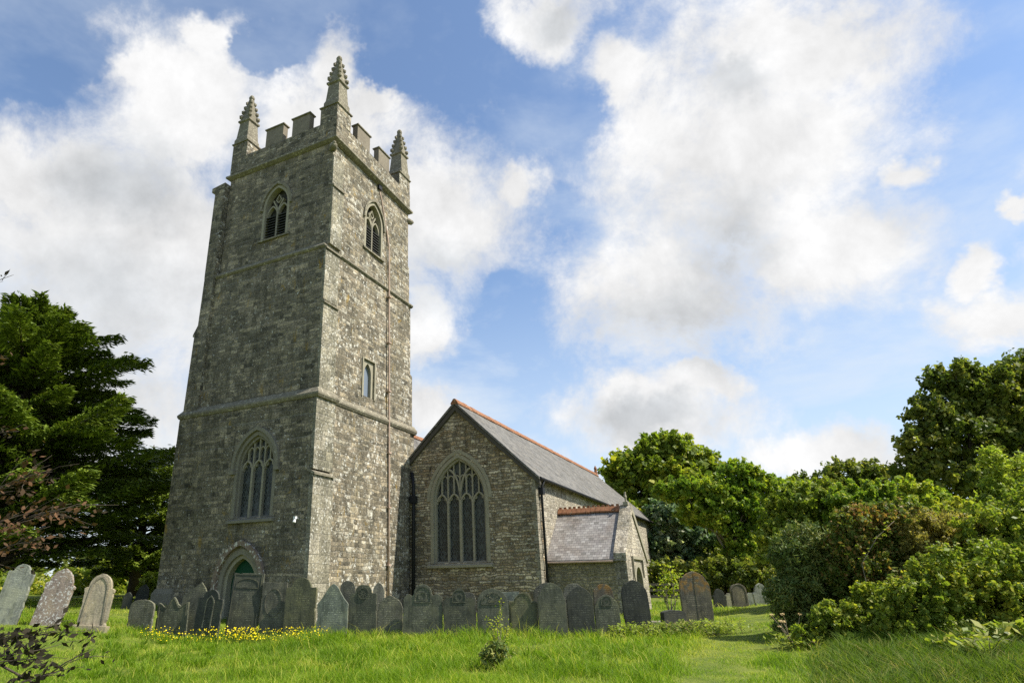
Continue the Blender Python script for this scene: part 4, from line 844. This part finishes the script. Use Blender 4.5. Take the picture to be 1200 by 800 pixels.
# --- the big conifer on the left: tiers of drooping boughs
def conifer(label, base, H, boughs, lm, nspray, size, group=None, trunk_r=.4):
    x, y = base; z0 = G(x, y); root = empty('conifer', (x, y, z0)); props(root, label, 'tree', group); mb = MB()
    mb.tube([(0, 0, -.3), (.05, 0, H * .3), (-.05, .05, H * .65), (0, 0, H)], [trunk_r * 1.3, trunk_r, trunk_r * .6, .03], 10)
    Cs, Ns, Ts, Sz = [], [], [], []
    for (h, az, ln, droop) in boughs:
        p0 = Vector((0, 0, h)); d = Vector((math.cos(az), math.sin(az), 0)); pts = []
        for k in range(6):
            q = k / 5; pts.append(p0 + d * ln * q + Vector((0, 0, ln * (.2 * math.sin(q * 2.2) - droop * q * q + .16 * q**4))))
        mb.tube(pts, [max(.012, trunk_r * .28 * (1 - k / 5.2)) for k in range(6)], 5)
        P = np.array(pts); side = np.array([-d.y, d.x, 0]); k = int(nspray * ln)
        q = rng.uniform(.18, 1., k) ** .8; f = q * 5; i0 = np.minimum(f.astype(int), 4); fr = (f - i0)[:, None]
        c = P[i0] * (1 - fr) + P[i0 + 1] * fr; s = rng.uniform(-1, 1, k); spread = ln * .26 * (1.1 - q) + .16
        tip = s * spread; dirn = np.array([d.x, d.y, 0])
        c = c + side * tip[:, None] + dirn * (np.abs(tip) * .45)[:, None] + np.stack([np.zeros(k)] * 2 + [-np.abs(tip) * .28 + rng.normal(0, .1, k)], 1)
        T_ = dirn * .8 + side * (np.sign(s) * rng.uniform(.2, 1., k))[:, None] + np.array([0, 0, -.15]) + unit(k) * .25
        N_ = np.array([0, 0, 1.]) + unit(k) * .55; N_ /= np.linalg.norm(N_, axis=1, keepdims=True)
        Cs.append(c); Ns.append(N_); Ts.append(T_); Sz.append(size * rng.uniform(.6, 1.4, k))
    C = np.concatenate(Cs); tint = np.clip(rng.normal(.45, .22, len(C)) + (fbm(C[:, 0] + 3, C[:, 2]) - .5) * .6, 0, 1)
    V, F_, t_ = leaves(C, np.concatenate(Ns), np.concatenate(Sz), .3, tint, np.concatenate(Ts))
    link('foliage', np_mesh('foliage', V, F_, t_), L[lm], root); mb.build('trunk', M['bark'], root, smooth=True); return root
def bough_set(H, n, rmax, prof, hmin=.12, seed=1):
    r_ = random.Random(seed); out = []
    for k in range(n):
        q = hmin + (1 - hmin) * ((k + r_.random()) / n); az = k * 2.39996 + r_.uniform(-.3, .3); out.append((H * q * .97, az, rmax * prof(q) * r_.uniform(.62, 1.12), r_.uniform(.0, .3)))
    return out
base = at(-28, 700, 30.); bx, by = base.x, 30.
conifer('huge dark green conifer with drooping tiered boughs, behind the leaning headstones', (bx, by), 14.6, bough_set(14.6, 190, 9., lambda q: (1 - q ** 2.2) ** .75 * (.62 + .38 * min(1, q * 3)), .1, 3), 'yew', 165, .33, 'dark conifers left of the tower', .45)
b2_ = at(156, 690, 40.)
conifer('smaller dark conifer close to the left side of the tower', (b2_.x, 40.), 8.8, bough_set(8.8, 85, 3.3, lambda q: (1 - q ** 2.4) ** .7, .1, 5), 'yew', 170, .36, 'dark conifers left of the tower', .28)
b3_ = at(-40, 690, 33.)
conifer('dark conifer at the left edge, behind the biggest one', (b3_.x, 33.), 13.5, bough_set(13.5, 90, 5.6, lambda q: (1 - q ** 2.6) ** .7, .1, 8), 'yew', 110, .4, 'dark conifers left of the tower', .4)
for px, py, rx, ry, Yd, lm, lab in ((150, 668, 34, 28, 46, 'haw', 'sunlit pale green bush far behind, between conifer and tower'), (105, 690, 40, 24, 44, 'hedge', 'green bush in the gap below the big conifer'), (182, 690, 14, 16, 36, 'ash', 'low bright green bush beside the tower plinth'), (30, 700, 60, 22, 45, 'hedge', 'low hedge bush behind the leftmost headstones')):
    q = at(px, 715, Yd); tree('bush', lab, 'bush', (q.x, Yd), blobs_px([(px, py, rx, ry), (px - rx * .4, py + ry * .4, rx * .7, ry * .6), (px + rx * .5, py + ry * .5, rx * .6, ry * .6)], Yd), 5000, .3, lm, .08)

# --- trees behind the porch and along the right
q = at(772, 700, 60); tree('sycamore', 'tall rounded sycamore with bright green crown rising behind the porch', 'tree', (q.x, 60.),
    blobs_px([(780, 532, 30, 26), (742, 556, 32, 28), (800, 545, 34, 30), (775, 575, 55, 34), (728, 582, 20, 20), (826, 552, 22, 20), (760, 610, 50, 30), (810, 590, 40, 40), (790, 640, 50, 30)], 60, .9), 60000, .4, 'syc', .5, .75, 30, subr=.28)
q = at(800, 705, 52); tree('whitebeam', 'silvery green leafy tree under the sycamore, right of the porch', 'tree', (q.x, 52.),
    blobs_px([(785, 610, 30, 24), (770, 645, 22, 24), (815, 640, 36, 26), (850, 640, 26, 22), (790, 665, 34, 14), (840, 612, 30, 20), (905, 660, 40, 40, 3)], 52, .8), 36000, .33, 'white', .25, .6, 28)
q = at(855, 705, 44); tree('hawthorn', 'yellow green hawthorn with a ragged top, between sycamore and hedge', 'tree', (q.x, 44.),
    blobs_px([(868, 560, 24, 22), (842, 580, 32, 22), (800, 578, 34, 16), (890, 575, 28, 24), (865, 610, 44, 32), (905, 620, 34, 40), (880, 650, 38, 30), (925, 585, 26, 24), (820, 605, 30, 16)], 44, .8), 70000, .22, 'haw', .22, .65, 30, bark='twig')
q = at(960, 700, 48); tree('ash_tree', 'green tree with loose crown in the middle of the hedge line', 'tree', (q.x, 48.),
    blobs_px([(960, 580, 36, 26), (1000, 562, 36, 22), (1030, 568, 22, 22), (940, 610, 40, 30), (1010, 600, 50, 34)], 48, .8), 34000, .3, 'oak', .3, .5, 28)
q = at(1150, 700, 34); tree('oak_tree', 'large dark green broadleaved tree towering over the hedge at right', 'tree', (q.x, 34.),
    blobs_px([(1122, 452, 40, 26), (1160, 462, 50, 34), (1100, 490, 36, 30), (1085, 525, 34, 28), (1140, 520, 55, 44), (1190, 500, 50, 50), (1230, 460, 60, 50), (1075, 555, 26, 22), (1120, 570, 60, 30), (1200, 570, 60, 40), (1265, 540, 60, 70)], 34, .8), 90000, .21, 'oak', .4, .7, 34, subr=.27)
q = at(1208, 720, 20); tree('ash_sapling', 'light green ash sapling poking up in front of the dark oak', 'tree', (q.x, 20.),
    blobs_px([(1165, 545, 12, 24), (1172, 580, 20, 24), (1190, 600, 26, 30), (1160, 615, 26, 22), (1200, 560, 14, 30)], 20, .9), 9000, .13, 'ash', .06, .42, 24, up=.7)

mbl = [((q_, 74 + 3 * math.sin(q_), 2.2 + 1.2 * math.sin(q_ * .37)), (4.5, 3, 3.4)) for q_ in np.arange(-70, 85, 4.)]
V, F_, t_ = crown(mbl, 60000, .6, .65, 22); props(link('woodland', np_mesh('woodland', V, F_, t_), L['oak']), 'dark belt of woodland closing the view behind the churchyard', 'woodland', None, 'stuff')
UG = 'shady undergrowth below the trees beyond the path'
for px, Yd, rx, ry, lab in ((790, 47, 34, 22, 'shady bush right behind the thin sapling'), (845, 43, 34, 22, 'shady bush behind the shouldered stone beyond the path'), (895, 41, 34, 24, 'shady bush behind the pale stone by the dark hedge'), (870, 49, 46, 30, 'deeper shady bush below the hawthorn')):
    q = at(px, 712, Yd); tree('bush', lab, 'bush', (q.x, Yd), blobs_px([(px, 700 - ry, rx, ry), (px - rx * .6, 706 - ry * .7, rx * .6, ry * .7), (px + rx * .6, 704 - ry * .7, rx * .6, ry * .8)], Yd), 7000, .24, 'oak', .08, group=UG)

# --- the hedge bank: separate shrubs, back row then front row
HG = 'shrubs of the tangled hedge on the right'
def shrub(px, base_y, Yd, bl, n, size, lm, label, aspect=.6, sub=30, name='shrub', cat='shrub', **kw):
    q_ = at(px, base_y, Yd); return tree(name, label, cat, (q_.x, Yd), blobs_px(bl, Yd, .9), n, size, lm, .06, aspect, sub, HG, **kw)
shrub(945, 735, 27, [(935, 600, 36, 34), (965, 590, 32, 28), (950, 640, 50, 40), (915, 640, 26, 40)], 60000, .14, 'hedge', 'tall mid green shrub at the back of the hedge, right of the hawthorn')
shrub(1040, 735, 25, [(1015, 592, 40, 26), (1060, 590, 44, 24), (1040, 620, 60, 34), (1095, 600, 34, 24)], 70000, .13, 'haw', 'yellow green bushy shrub along the top of the hedge below the oak')
shrub(1130, 735, 23, [(1120, 612, 40, 26), (1155, 625, 40, 30), (1195, 625, 34, 34)], 48000, .125, 'hedge', 'leafy green shrub at the back of the hedge, below the ash sapling')
shrub(945, 745, 19, [(930, 660, 24, 34), (945, 645, 28, 32), (955, 690, 38, 36), (920, 706, 20, 32), (980, 665, 30, 40), (955, 722, 36, 22), (925, 738, 20, 12), (985, 715, 34, 30)], 52000, .12, 'juniper', 'dark feathery evergreen bush at the left end of the hedge, beside the path', .22, 40)
shrub(1030, 745, 18, [(1000, 645, 30, 28), (1035, 640, 34, 28), (1015, 680, 46, 34), (1055, 690, 34, 34), (1010, 618, 34, 26), (1050, 615, 36, 28)], 46000, .085, 'bramble', 'reddish bramble tinged shrub in the middle of the hedge')
shrub(1105, 745, 17.5, [(1085, 650, 34, 24), (1115, 660, 36, 30), (1100, 690, 48, 30), (1090, 628, 40, 28), (1130, 630, 36, 30)], 46000, .08, 'dry', 'dry olive brown shrub in the hedge, right of the reddish bramble', .4)
shrub(1185, 745, 16.5, [(1160, 665, 32, 28), (1195, 650, 36, 34), (1180, 700, 52, 34), (1245, 680, 50, 60), (1165, 628, 40, 34), (1205, 615, 40, 40), (1250, 600, 50, 50)], 46000, .085, 'hedge', 'green hedge shrub at the right edge, with bramble shoots')
shrub(985, 752, 16.5, [(985, 728, 36, 20), (1035, 715, 36, 30), (1010, 740, 44, 18), (950, 745, 22, 12)], 26000, .075, 'hedge', 'low leafy green growth under the dark evergreen bush', .7, up=.4)
shrub(1100, 755, 15.2, [(1070, 712, 38, 34), (1115, 690, 44, 46), (1175, 675, 40, 40), (1165, 708, 48, 46), (1230, 700, 54, 56), (1090, 738, 60, 20), (1180, 745, 60, 22)], 60000, .075, 'hedge', 'low bramble tangle at the foot of the hedge', .7, up=.4)
# arching bramble shoots
for k, (x0, y0, x1, y1, Yd, lab) in enumerate(((1150, 700, 1198, 655, 15.6, 'long arching bramble shoot at the right edge of the hedge'), (1010, 660, 1048, 610, 17.2, 'pale arching bramble shoot above the reddish shrub'))):
    a, c = at(x0, y0, Yd), at(x1, y1, Yd); z = G(a.x, Yd); root = empty('bramble_shoot', (a.x, Yd, z)); props(root, lab, 'bramble', HG)
    pts = [Vector((0, 0, 0)), Vector((0, 0, (a.z - z) * .6)), a - Vector((a.x, Yd, z)), (a.lerp(c, .5) - Vector((a.x, Yd, z))) + Vector((0, 0, .12)), c - Vector((a.x, Yd, z))]
    MB().tube(pts, [.012, .011, .01, .008, .004], 5).build('cane', M['twig'], root, smooth=True)
    C = np.array([pts[2].lerp(pts[4], q_) + Vector((0, 0, .08)) for q_ in np.linspace(0, 1, 26)]) + rng.normal(0, .04, (26, 3)); N_ = unit(26) * .6 + [0, 0, 1]; N_ /= np.linalg.norm(N_, axis=1, keepdims=True)
    V, F_, t_ = leaves(C, N_, .09, .7, rng.uniform(.4, 1, 26)); link('leaves', np_mesh('l', V, F_, t_), L['ash'], root)

# --- thin sapling beside the porch
q = at(790, 728, 27); root = empty('sapling', (q.x, 27., G(q.x, 27.))); props(root, 'thin yellow leaved sapling with bare stems behind the low dark headstone', 'sapling'); mb = MB(); z = G(q.x, 27.); Cs = []
for px, py in ((772, 688), (784, 665), (795, 672), (806, 690), (788, 690), (778, 675)):
    e = at(px, py, 27 + random.uniform(-.4, .4)) - Vector((q.x, 27, z)); limb(mb, (random.uniform(-.15, .15), random.uniform(-.1, .1), 0), e, .022, .006, 5, .2)
    for _ in range(70): Cs.append(e * random.uniform(.72, 1.05) + Vector((random.gauss(0, .17), random.gauss(0, .17), random.gauss(0, .1))))
mb.build('stems', M['twig'], root); C = np.array(Cs); N_ = unit(len(C)) * .7 + [0, 0, .8]; N_ /= np.linalg.norm(N_, axis=1, keepdims=True)
V, F_, t_ = leaves(C, N_, .13, .6, rng.uniform(.4, 1., len(C))); link('leaves', np_mesh('l', V, F_, t_), L['haw'], root)
# low rail fence in the shade behind it
q0, q1 = at(762, 712, 36.), at(800, 712, 36.); z = G(q0.x, 36.); root = empty('fence', (q0.x, 36., z)); props(root, 'weathered low wooden fence in shade beyond the porch', 'fence'); W_ = q1.x - q0.x
for k in range(3): MB().box(k * W_ / 2 - .05, k * W_ / 2 + .05, -.05, .05, -.2, 1.05).build('post', M['wood'], root)
for zz in (.35, .65, .92): MB().box(-.05, W_ + .05, -.085, -.052, zz, zz + .12).build('rail', M['wood'], root)

# --- copper beech just outside the left edge, its twigs reaching into view
bx, by = -8.6, 8.6; z = G(bx, by); root = empty('copper_beech', (bx, by, z)); props(root, 'copper beech with dark purple leaves on twigs reaching in from the left edge', 'tree')
mb = MB(); mb.tube([(0, 0, -.3), (0, 0, 1.2), (.1, .0, 3.), (.0, .1, 5.5)], [.2, .16, .12, .04], 9); Cs = []; Ts = []; Ti = []
def spray(px0, py0, px1, py1, Yd, n, dens, sag=.1, tn=(.0, .5), jw=.1):
    a = at(px0, py0, Yd) - Vector((bx, by, z)); c = at(px1, py1, Yd) - Vector((bx, by, z)); root_p = Vector((0, 0, max(.6, min(4.5, a.z + .1))))
    limb(mb, root_p, a, .03, .011, 6, .15)
    for k in range(n):
        q_ = k / max(1, n - 1); s0 = a.lerp(c, q_ * .75); e = a.lerp(c, min(1, q_ * .75 + .35)) + Vector((random.gauss(0, jw), random.gauss(0, jw * 1.5), random.gauss(0, jw * 1.1)))
        limb(mb, s0, e, .005, .002, 5, .12)
        for _ in range(dens):
            f_ = random.uniform(.1, 1.05); Cs.append(s0.lerp(e, f_) + Vector((random.gauss(0, .05), random.gauss(0, .05), random.gauss(0, .045)))); Ts.append(e - s0 + Vector((random.gauss(0, .2), random.gauss(0, .2), random.gauss(0, .2)))); Ti.append(random.uniform(*tn))
    limb(mb, a, c, .010, .003, 5, .08)
spray(-70, 770, 70, 738, 7.6, 12, 14, jw=.15); spray(-60, 790, 60, 770, 7.2, 11, 11, jw=.14); spray(-40, 830, 70, 786, 7.0, 9, 9, jw=.11); spray(-90, 750, 40, 745, 8.0, 10, 12, jw=.12); spray(40, 800, 110, 760, 7.4, 6, 5, jw=.09)
spray(-60, 640, 84, 590, 8.4, 22, 12, tn=(.5, 1.), jw=.2); spray(-60, 600, 60, 550, 8.6, 18, 10, tn=(.5, 1.), jw=.2); spray(-50, 665, 60, 625, 8.2, 8, 10, tn=(.4, 1.), jw=.12); spray(-40, 350, 16, 322, 8.8, 3, 2, jw=.06); spray(-50, 420, 10, 420, 8.8, 4, 5, tn=(.3, .9), jw=.12); spray(-50, 520, 22, 505, 8.6, 5, 6, tn=(.4, 1.), jw=.12)
C = np.array(Cs); T_ = np.array(Ts); N_ = unit(len(C)) * .8 + [0, -.2, .6]; N_ /= np.linalg.norm(N_, axis=1, keepdims=True)
V, F_, t_ = leaves(C, N_, .092 * rng.uniform(.6, 1.25, len(C)), .55, np.array(Ti), T_); link('leaves', np_mesh('l', V, F_, t_), L['beech'], root); mb.build('trunk', M['bark'], root, smooth=True)

# --- small dark shrub with a yellow weed in the lawn
q = at(580, 783, 14.4); root = empty('small_shrub', (q.x, 14.4, G(q.x, 14.4))); props(root, 'small dark clump of leathery leaves alone in the lawn', 'shrub')
V, F_, t_ = crown([((0, 0, .22), (.3, .26, .2)), ((.08, 0, .36), (.2, .2, .16))], 1300, .10, .34, 20, .3, .3, .4); link('foliage', np_mesh('l', V, F_, t_), L['juniper'], root)
mb = MB()
for _ in range(7): a = random.uniform(0, 6.28); limb(mb, (0, 0, -.05), (.22 * math.cos(a), .2 * math.sin(a), random.uniform(.2, .45)), .012, .005, 5)
mb.build('stems', M['bark'], root)
q = at(584, 783, 15.0); root = empty('weed', (q.x, 15.0, G(q.x, 15.))); props(root, 'tall yellowish weed rising just behind the small dark shrub', 'weed'); mb = MB(); Cs = []
for _ in range(9):
    e = Vector((random.gauss(0, .16), random.gauss(0, .1), random.uniform(.6, .95))); limb(mb, (0, 0, 0), e, .008, .003, 5)
    for _ in range(26): Cs.append(e * random.uniform(.55, 1.05) + Vector((random.gauss(0, .05), random.gauss(0, .05), random.gauss(0, .04))))
e = Vector((.12, 0, 1.28)); limb(mb, (0, 0, 0), e, .008, .003, 5); Cs += [e * random.uniform(.75, 1.02) + Vector((random.gauss(0, .03), random.gauss(0, .03), 0)) for _ in range(26)]
mb.build('stems', M['twig'], root); C = np.array(Cs); N_ = unit(len(C)) * .8 + [0, 0, .5]; N_ /= np.linalg.norm(N_, axis=1, keepdims=True)
V, F_, t_ = leaves(C, N_, .055, .5, rng.uniform(.5, 1., len(C))); link('leaves', np_mesh('l', V, F_, t_), L['haw'], root)

# --- nettles by the right headstones, docks, fern, hogweed
def clump(name, label, cat, px, Yd, w_, d_, h, n, size, lm, group=None, aspect=.5, base_y=745):
    q_ = at(px, base_y, Yd); x, y = q_.x, Yd; z_ = G(x, y); root_ = empty(name, (x, y, z_)); props(root_, label, cat, group)
    mb_ = MB(); C_ = []
    for _ in range(n):
        a, c_ = random.gauss(0, w_ * .5), random.gauss(0, d_ * .5); zz = G(x + a, y + c_) - z_; hh = h * random.uniform(.55, 1.1); mb_.tube([(a, c_, zz - .03), (a + random.gauss(0, .05), c_, zz + hh * .6), (a + random.gauss(0, .08), c_ + random.gauss(0, .05), zz + hh)], [.006, .005, .003], 4)
        for _ in range(16): C_.append((a + random.gauss(0, .06), c_ + random.gauss(0, .06), zz + hh * random.uniform(.25, 1.05)))
    C_ = np.array(C_); N__ = unit(len(C_)) * .6 + [0, -.1, .8]; N__ /= np.linalg.norm(N__, axis=1, keepdims=True)
    V_, F__, tt = leaves(C_, N__, size * rng.uniform(.6, 1.3, len(C_)), aspect, np.clip(rng.normal(.5, .25, len(C_)), 0, 1)); link('leaves', np_mesh('l', V_, F__, tt), L[lm], root_); mb_.build('stems', M['twig'], root_); return root_
NG = 'nettle clumps at the foot of the right headstones'
clump('nettle_clump', 'nettles in front of the tall dark slate by the porch', 'nettles', 752, 20.2, 1.0, .5, .34, 90, .09, 'ash', NG)
clump('nettle_clump', 'nettles in front of the low thick headstone', 'nettles', 792, 20.3, .9, .5, .38, 90, .09, 'long', NG)
clump('nettle_clump', 'nettles at the foot of the large brown headstone, beside the path', 'nettles', 835, 20.6, 1.1, .5, .36, 110, .09, 'ash', NG)
clump('dock_plant', 'broad leaved dock in the rough grass at the lower right corner', 'dock', 1150, 13.0, .5, .35, .4, 22, .2, 'hedge', None, .5, 785)
clump('dock_plant', 'second broad leaved dock close to the bottom right edge', 'dock', 1195, 12.9, .4, .3, .5, 18, .2, 'hedge', None, .5, 790)
def fern(px, Yd, label):
    q_ = at(px, 795, Yd); root_ = empty('fern', (q_.x, Yd, G(q_.x, Yd))); props(root_, label, 'fern'); C_, N__, T__ = [], [], []; mb_ = MB()
    for k in range(9):
        a = k * .7 + random.uniform(-.2, .2); pts = [Vector((math.cos(a) * .38 * q2, math.sin(a) * .38 * q2, .4 * math.sin(q2 * 2.0))) for q2 in np.linspace(0, 1, 7)]; mb_.tube(pts, [.006] * 6 + [.002], 4)
        for q2 in np.linspace(.15, 1, 22):
            i_ = min(int(q2 * 6), 5); p_ = pts[i_].lerp(pts[i_ + 1], q2 * 6 - i_); d = (pts[i_ + 1] - pts[i_]).normalized(); s_ = d.cross(Vector((0, 0, 1))).normalized(); w2 = .11 * (1.05 - q2)
            for s in (-1, 1): C_.append(p_ + s_ * s * w2 * .5); T__.append(s_ * s + d * .3); N__.append(s_.cross(d) + Vector((0, 0, .2)))
    C_, N__, T__ = map(np.array, (C_, N__, T__)); N__ /= np.linalg.norm(N__, axis=1, keepdims=True)
    V_, F__, tt = leaves(C_, N__, .085, .3, rng.uniform(.1, .6, len(C_)), T__); link('fronds', np_mesh('l', V_, F__, tt), L['hedge'], root_); mb_.build('stems', M['twig'], root_)
fern(1168, 12.2, 'green fern in the bottom right corner')
for px, py, Yd, lab in ((925, 727, 17.0, 'cream flowered hogweed beside the dark evergreen bush, nearest the path'), (946, 735, 16.4, 'cream flowered hogweed in front of the dark evergreen bush')):
    q = at(px, py, Yd); z = G(q.x, Yd); root = empty('hogweed', (q.x, Yd, z)); props(root, lab, 'hogweed', 'hogweed by the hedge'); mb = MB(); C = []
    for _ in range(7):
        e = Vector((random.gauss(0, .2), random.gauss(0, .15), q.z - z + random.gauss(-.05, .12))); limb(mb, (0, 0, 0), e, .012, .006, 5)
        for _ in range(46): a = random.uniform(0, 6.28); r_ = .05 * math.sqrt(random.random()); C.append(e + Vector((r_ * math.cos(a), r_ * math.sin(a), .03 + random.gauss(0, .012))))
    mb.build('stems', M['twig'], root)
    Cl = np.stack([rng.normal(0, .24, 160), rng.normal(0, .16, 160), rng.uniform(.05, .55, 160) * max(.4, q.z - z)], 1); Nl = unit(160) * .7 + [0, -.2, .8]; Nl /= np.linalg.norm(Nl, axis=1, keepdims=True)
    V, F_, t_ = leaves(Cl, Nl, .13 * rng.uniform(.5, 1.3, 160), .5, rng.uniform(.1, .8, 160)); link('leaves', np_mesh('l', V, F_, t_), L['hedge'], root)
    C = np.array(C); N_ = unit(len(C)) * .4 + [0, -.2, 1]; N_ /= np.linalg.norm(N_, axis=1, keepdims=True)
    V, F_, t_ = leaves(C, N_, .026, .9, rng.uniform(.4, 1, len(C))); link('flowers', np_mesh('l', V, F_, t_), L['cream'], root)

# --- grass
def blades(x, y, h, wd, tint, lean=.35, bdir=None):
    n = len(x); z = gz(x, y); a = rng.uniform(0, 2 * np.pi, n); dx, dy = np.cos(a), np.sin(a); l = h * lean * rng.uniform(.3, 1.6, n); b = rng.uniform(0, 2 * np.pi, n) if bdir is None else bdir; lx, ly = np.cos(b) * l, np.sin(b) * l
    w2 = wd / 2; B = np.stack([x, y, z - .02], 1); S_ = np.stack([dx * w2, dy * w2, 0 * w2], 1); mid = B + np.stack([lx * .35, ly * .35, h * .6], 1); top = B + np.stack([lx, ly, h * (1 - .12 * lean)], 1)
    V = np.stack([B - S_, B + S_, mid + S_ * .75, mid - S_ * .75, top], 1).reshape(-1, 3); k = np.arange(n)[:, None] * 5
    Q = k + np.array([[0, 1, 2, 3]]); T3 = k + np.array([[3, 2, 4, 4]])
    return V, Q, k + np.array([[3, 2, 4]]), np.repeat(tint, 5)
def grass_obj(name, x, y, h, wd, tint, lm, lean=.35, kind='stuff', label=None, bdir=None):
    V, Q, T3, tt = blades(x, y, h, wd, tint, lean, bdir); me = bpy.data.meshes.new(name); n = len(x)
    me.vertices.add(len(V)); me.vertices.foreach_set('co', V.astype(np.float32).ravel()); li = np.concatenate([Q.ravel(), T3.ravel()]).astype(np.int32)
    me.loops.add(len(li)); me.loops.foreach_set('vertex_index', li); me.polygons.add(2 * n)
    me.polygons.foreach_set('loop_start', np.concatenate([np.arange(n) * 4, 4 * n + np.arange(n) * 3]).astype(np.int32))
    a = me.attributes.new('tint', 'FLOAT', 'POINT'); a.data.foreach_set('value', tt.astype(np.float32)); me.update(calc_edges=True); me.validate()
    return props(link(name, me, L[lm]), label, name.replace('_', ' '), None, kind)
n = 330000; y = 10.5 * (38 / 10.5) ** rng.random(n); x = y * rng.uniform(-.86, 1.05, n); keep = ~((x > 4.2 + .22 * y) & (y < 22) & (rng.random(n) < .5)); x, y = x[keep], y[keep]
pd = path_d(x, y); pm = np.clip((1.15 + .9 * (fbm(x * .9, y * .9 + 17) - .5) - pd) / .75, 0, 1); cl_ = np.clip((fbm(x * 1.1, y * 1.1) - .5) * 1.5 + .5, 0, 1); big_ = fbm(x * .28 + 11, y * .28)
h = (.07 + .17 * np.clip(cl_ * 1.6 - .35, 0, 1)) * (1 - .72 * pm) * np.where(y > 22.5, .75, 1.) + np.exp(-((y - 20.3) / .55) ** 2) * .14 * (x < 7.5) * (1 - pm)
h *= rng.uniform(.6, 1.35, len(x)); lawn = np.clip((x + 9) / 3, 0, 1); h *= np.where(x < -4.5, .62, 1.)
tint = np.clip(.28 + .55 * (1 - np.clip(cl_ * 1.5 - .25, 0, 1)) * .6 + pm * .3 + (big_ - .5) * .9 + rng.normal(0, .16, len(x)) + (x < -4) * .08, 0, 1)
dry = (fbm(x * .8 + 31, y * .8 + 5) > .61) & (rng.random(len(x)) < .6); tint = np.where(dry, np.clip(tint + .3, 0, 1), tint)
stalk = rng.random(len(x)) < .02 * (1 - pm); h = np.where(stalk, h * 1.5 + .06, h); tint = np.where(stalk, .97, tint)
grass_obj('grass', x, y, h, .0085 * y / 13 * rng.uniform(.7, 1.4, len(x)), tint, 'grass', .8, label='bright green uncut grass covering the churchyard')
def tufts(n, y0, y1, fx, keep, per, hh, spread):
    y = y0 * (y1 / y0) ** rng.random(n); x = y * fx(n); k = keep(x, y); x, y = x[k], y[k]; n = len(x); hgt = rng.uniform(*hh, n); tn = rng.choice([.12, .2, .34, .5, .85], n, p=[.3, .27, .23, .1, .1])
    idx = np.repeat(np.arange(n), rng.integers(per[0], per[1], n)); m = len(idx); a = rng.uniform(0, 2 * np.pi, m); r = np.abs(rng.normal(0, spread, m)) * hgt[idx]
    return x[idx] + np.cos(a) * r, y[idx] + np.sin(a) * r, hgt[idx] * rng.uniform(.5, 1.15, m), np.clip(tn[idx] + rng.normal(0, .12, m), 0, 1), a + rng.normal(0, .5, m)
def edge(x, y): return x - (.52 * y + .25 + .6 * (fbm(x, y) - .5))
x, y, h, tint, bd = tufts(1500, 10.6, 20, lambda n: rng.uniform(.5, 1.08, n), lambda x, y: edge(x, y) > 0, (22, 46), (.18, .46), .3); h *= np.clip(.45 + edge(x, y), .45, 1)
n = 26000; y2 = 10.2 * (20 / 10.2) ** rng.random(n); x2 = y2 * rng.uniform(.5, 1.08, n); k = edge(x2, y2) > -.2; x2, y2 = x2[k], y2[k]; n = len(x2)
x, y, h, tint, bd = (np.concatenate(q_) for q_ in ((x, x2), (y, y2), (h, rng.uniform(.12, .34, n)), (tint, np.clip(rng.normal(.35, .22, n), 0, 1)), (bd, rng.uniform(0, 6.28, n))))
grass_obj('long_grass', x, y, h, .0155 * y / 13 * rng.uniform(.6, 1.4, len(x)), tint, 'long', .8, label='long rough tufted grass on the bank below the hedge', bdir=bd)
x, y, h, tint, bd = tufts(900, 12, 21.5, lambda n: rng.uniform(-.5, .45, n), lambda x, y: (fbm(x * .5 + 3, y * .5) > .5) & (path_d(x, y) > 1.2), (18, 40), (.16, .34), .3)
grass_obj('grass_tufts', x, y, h, .011 * y / 13 * rng.uniform(.7, 1.4, len(x)), np.clip(tint * .7, 0, 1), 'grass', .7, label='darker tufts of taller grass scattered over the lawn', bdir=bd)
# yellow flowers in front of the tower
n = 1100; px = rng.normal(285, 64, n); px = px[(px > 165) & (px < 385)]; n = len(px); Yf = rng.normal(19.75, .34, n); x = np.array([at(a, 735, b_).x for a, b_ in zip(px, Yf)]); k = fbm(x * 1.5 + 3, Yf * 2.2) + rng.normal(0, .08, n) > .5; x, Yf = x[k], Yf[k]; z = gz(x, Yf) + rng.uniform(.1, .4, len(x))
C = np.stack([x, Yf, z], 1); N_ = unit(len(C)) * .5 + [0.1, -.5, .8]; N_ /= np.linalg.norm(N_, axis=1, keepdims=True)
V, F_, t_ = leaves(C, N_, .037 * rng.uniform(.5, 1.3, len(C)), 1., rng.uniform(.5, 1, len(C))); S0 = np.stack([x, Yf, gz(x, Yf)], 1); ks = len(C)
V2 = np.stack([S0 - [.004, 0, 0], S0 + [.004, 0, 0], C + [.003, 0, 0], C - [.003, 0, 0]], 1).reshape(-1, 3)
props(link('yellow_flowers', np_mesh('yf', np.concatenate([V, V2]), np.concatenate([F_, F_ + len(V)]), np.concatenate([t_, np.zeros(4 * ks)])), L['yellow']), 'drift of small yellow flowers in the grass before the tower', 'flowers', None, 'stuff')
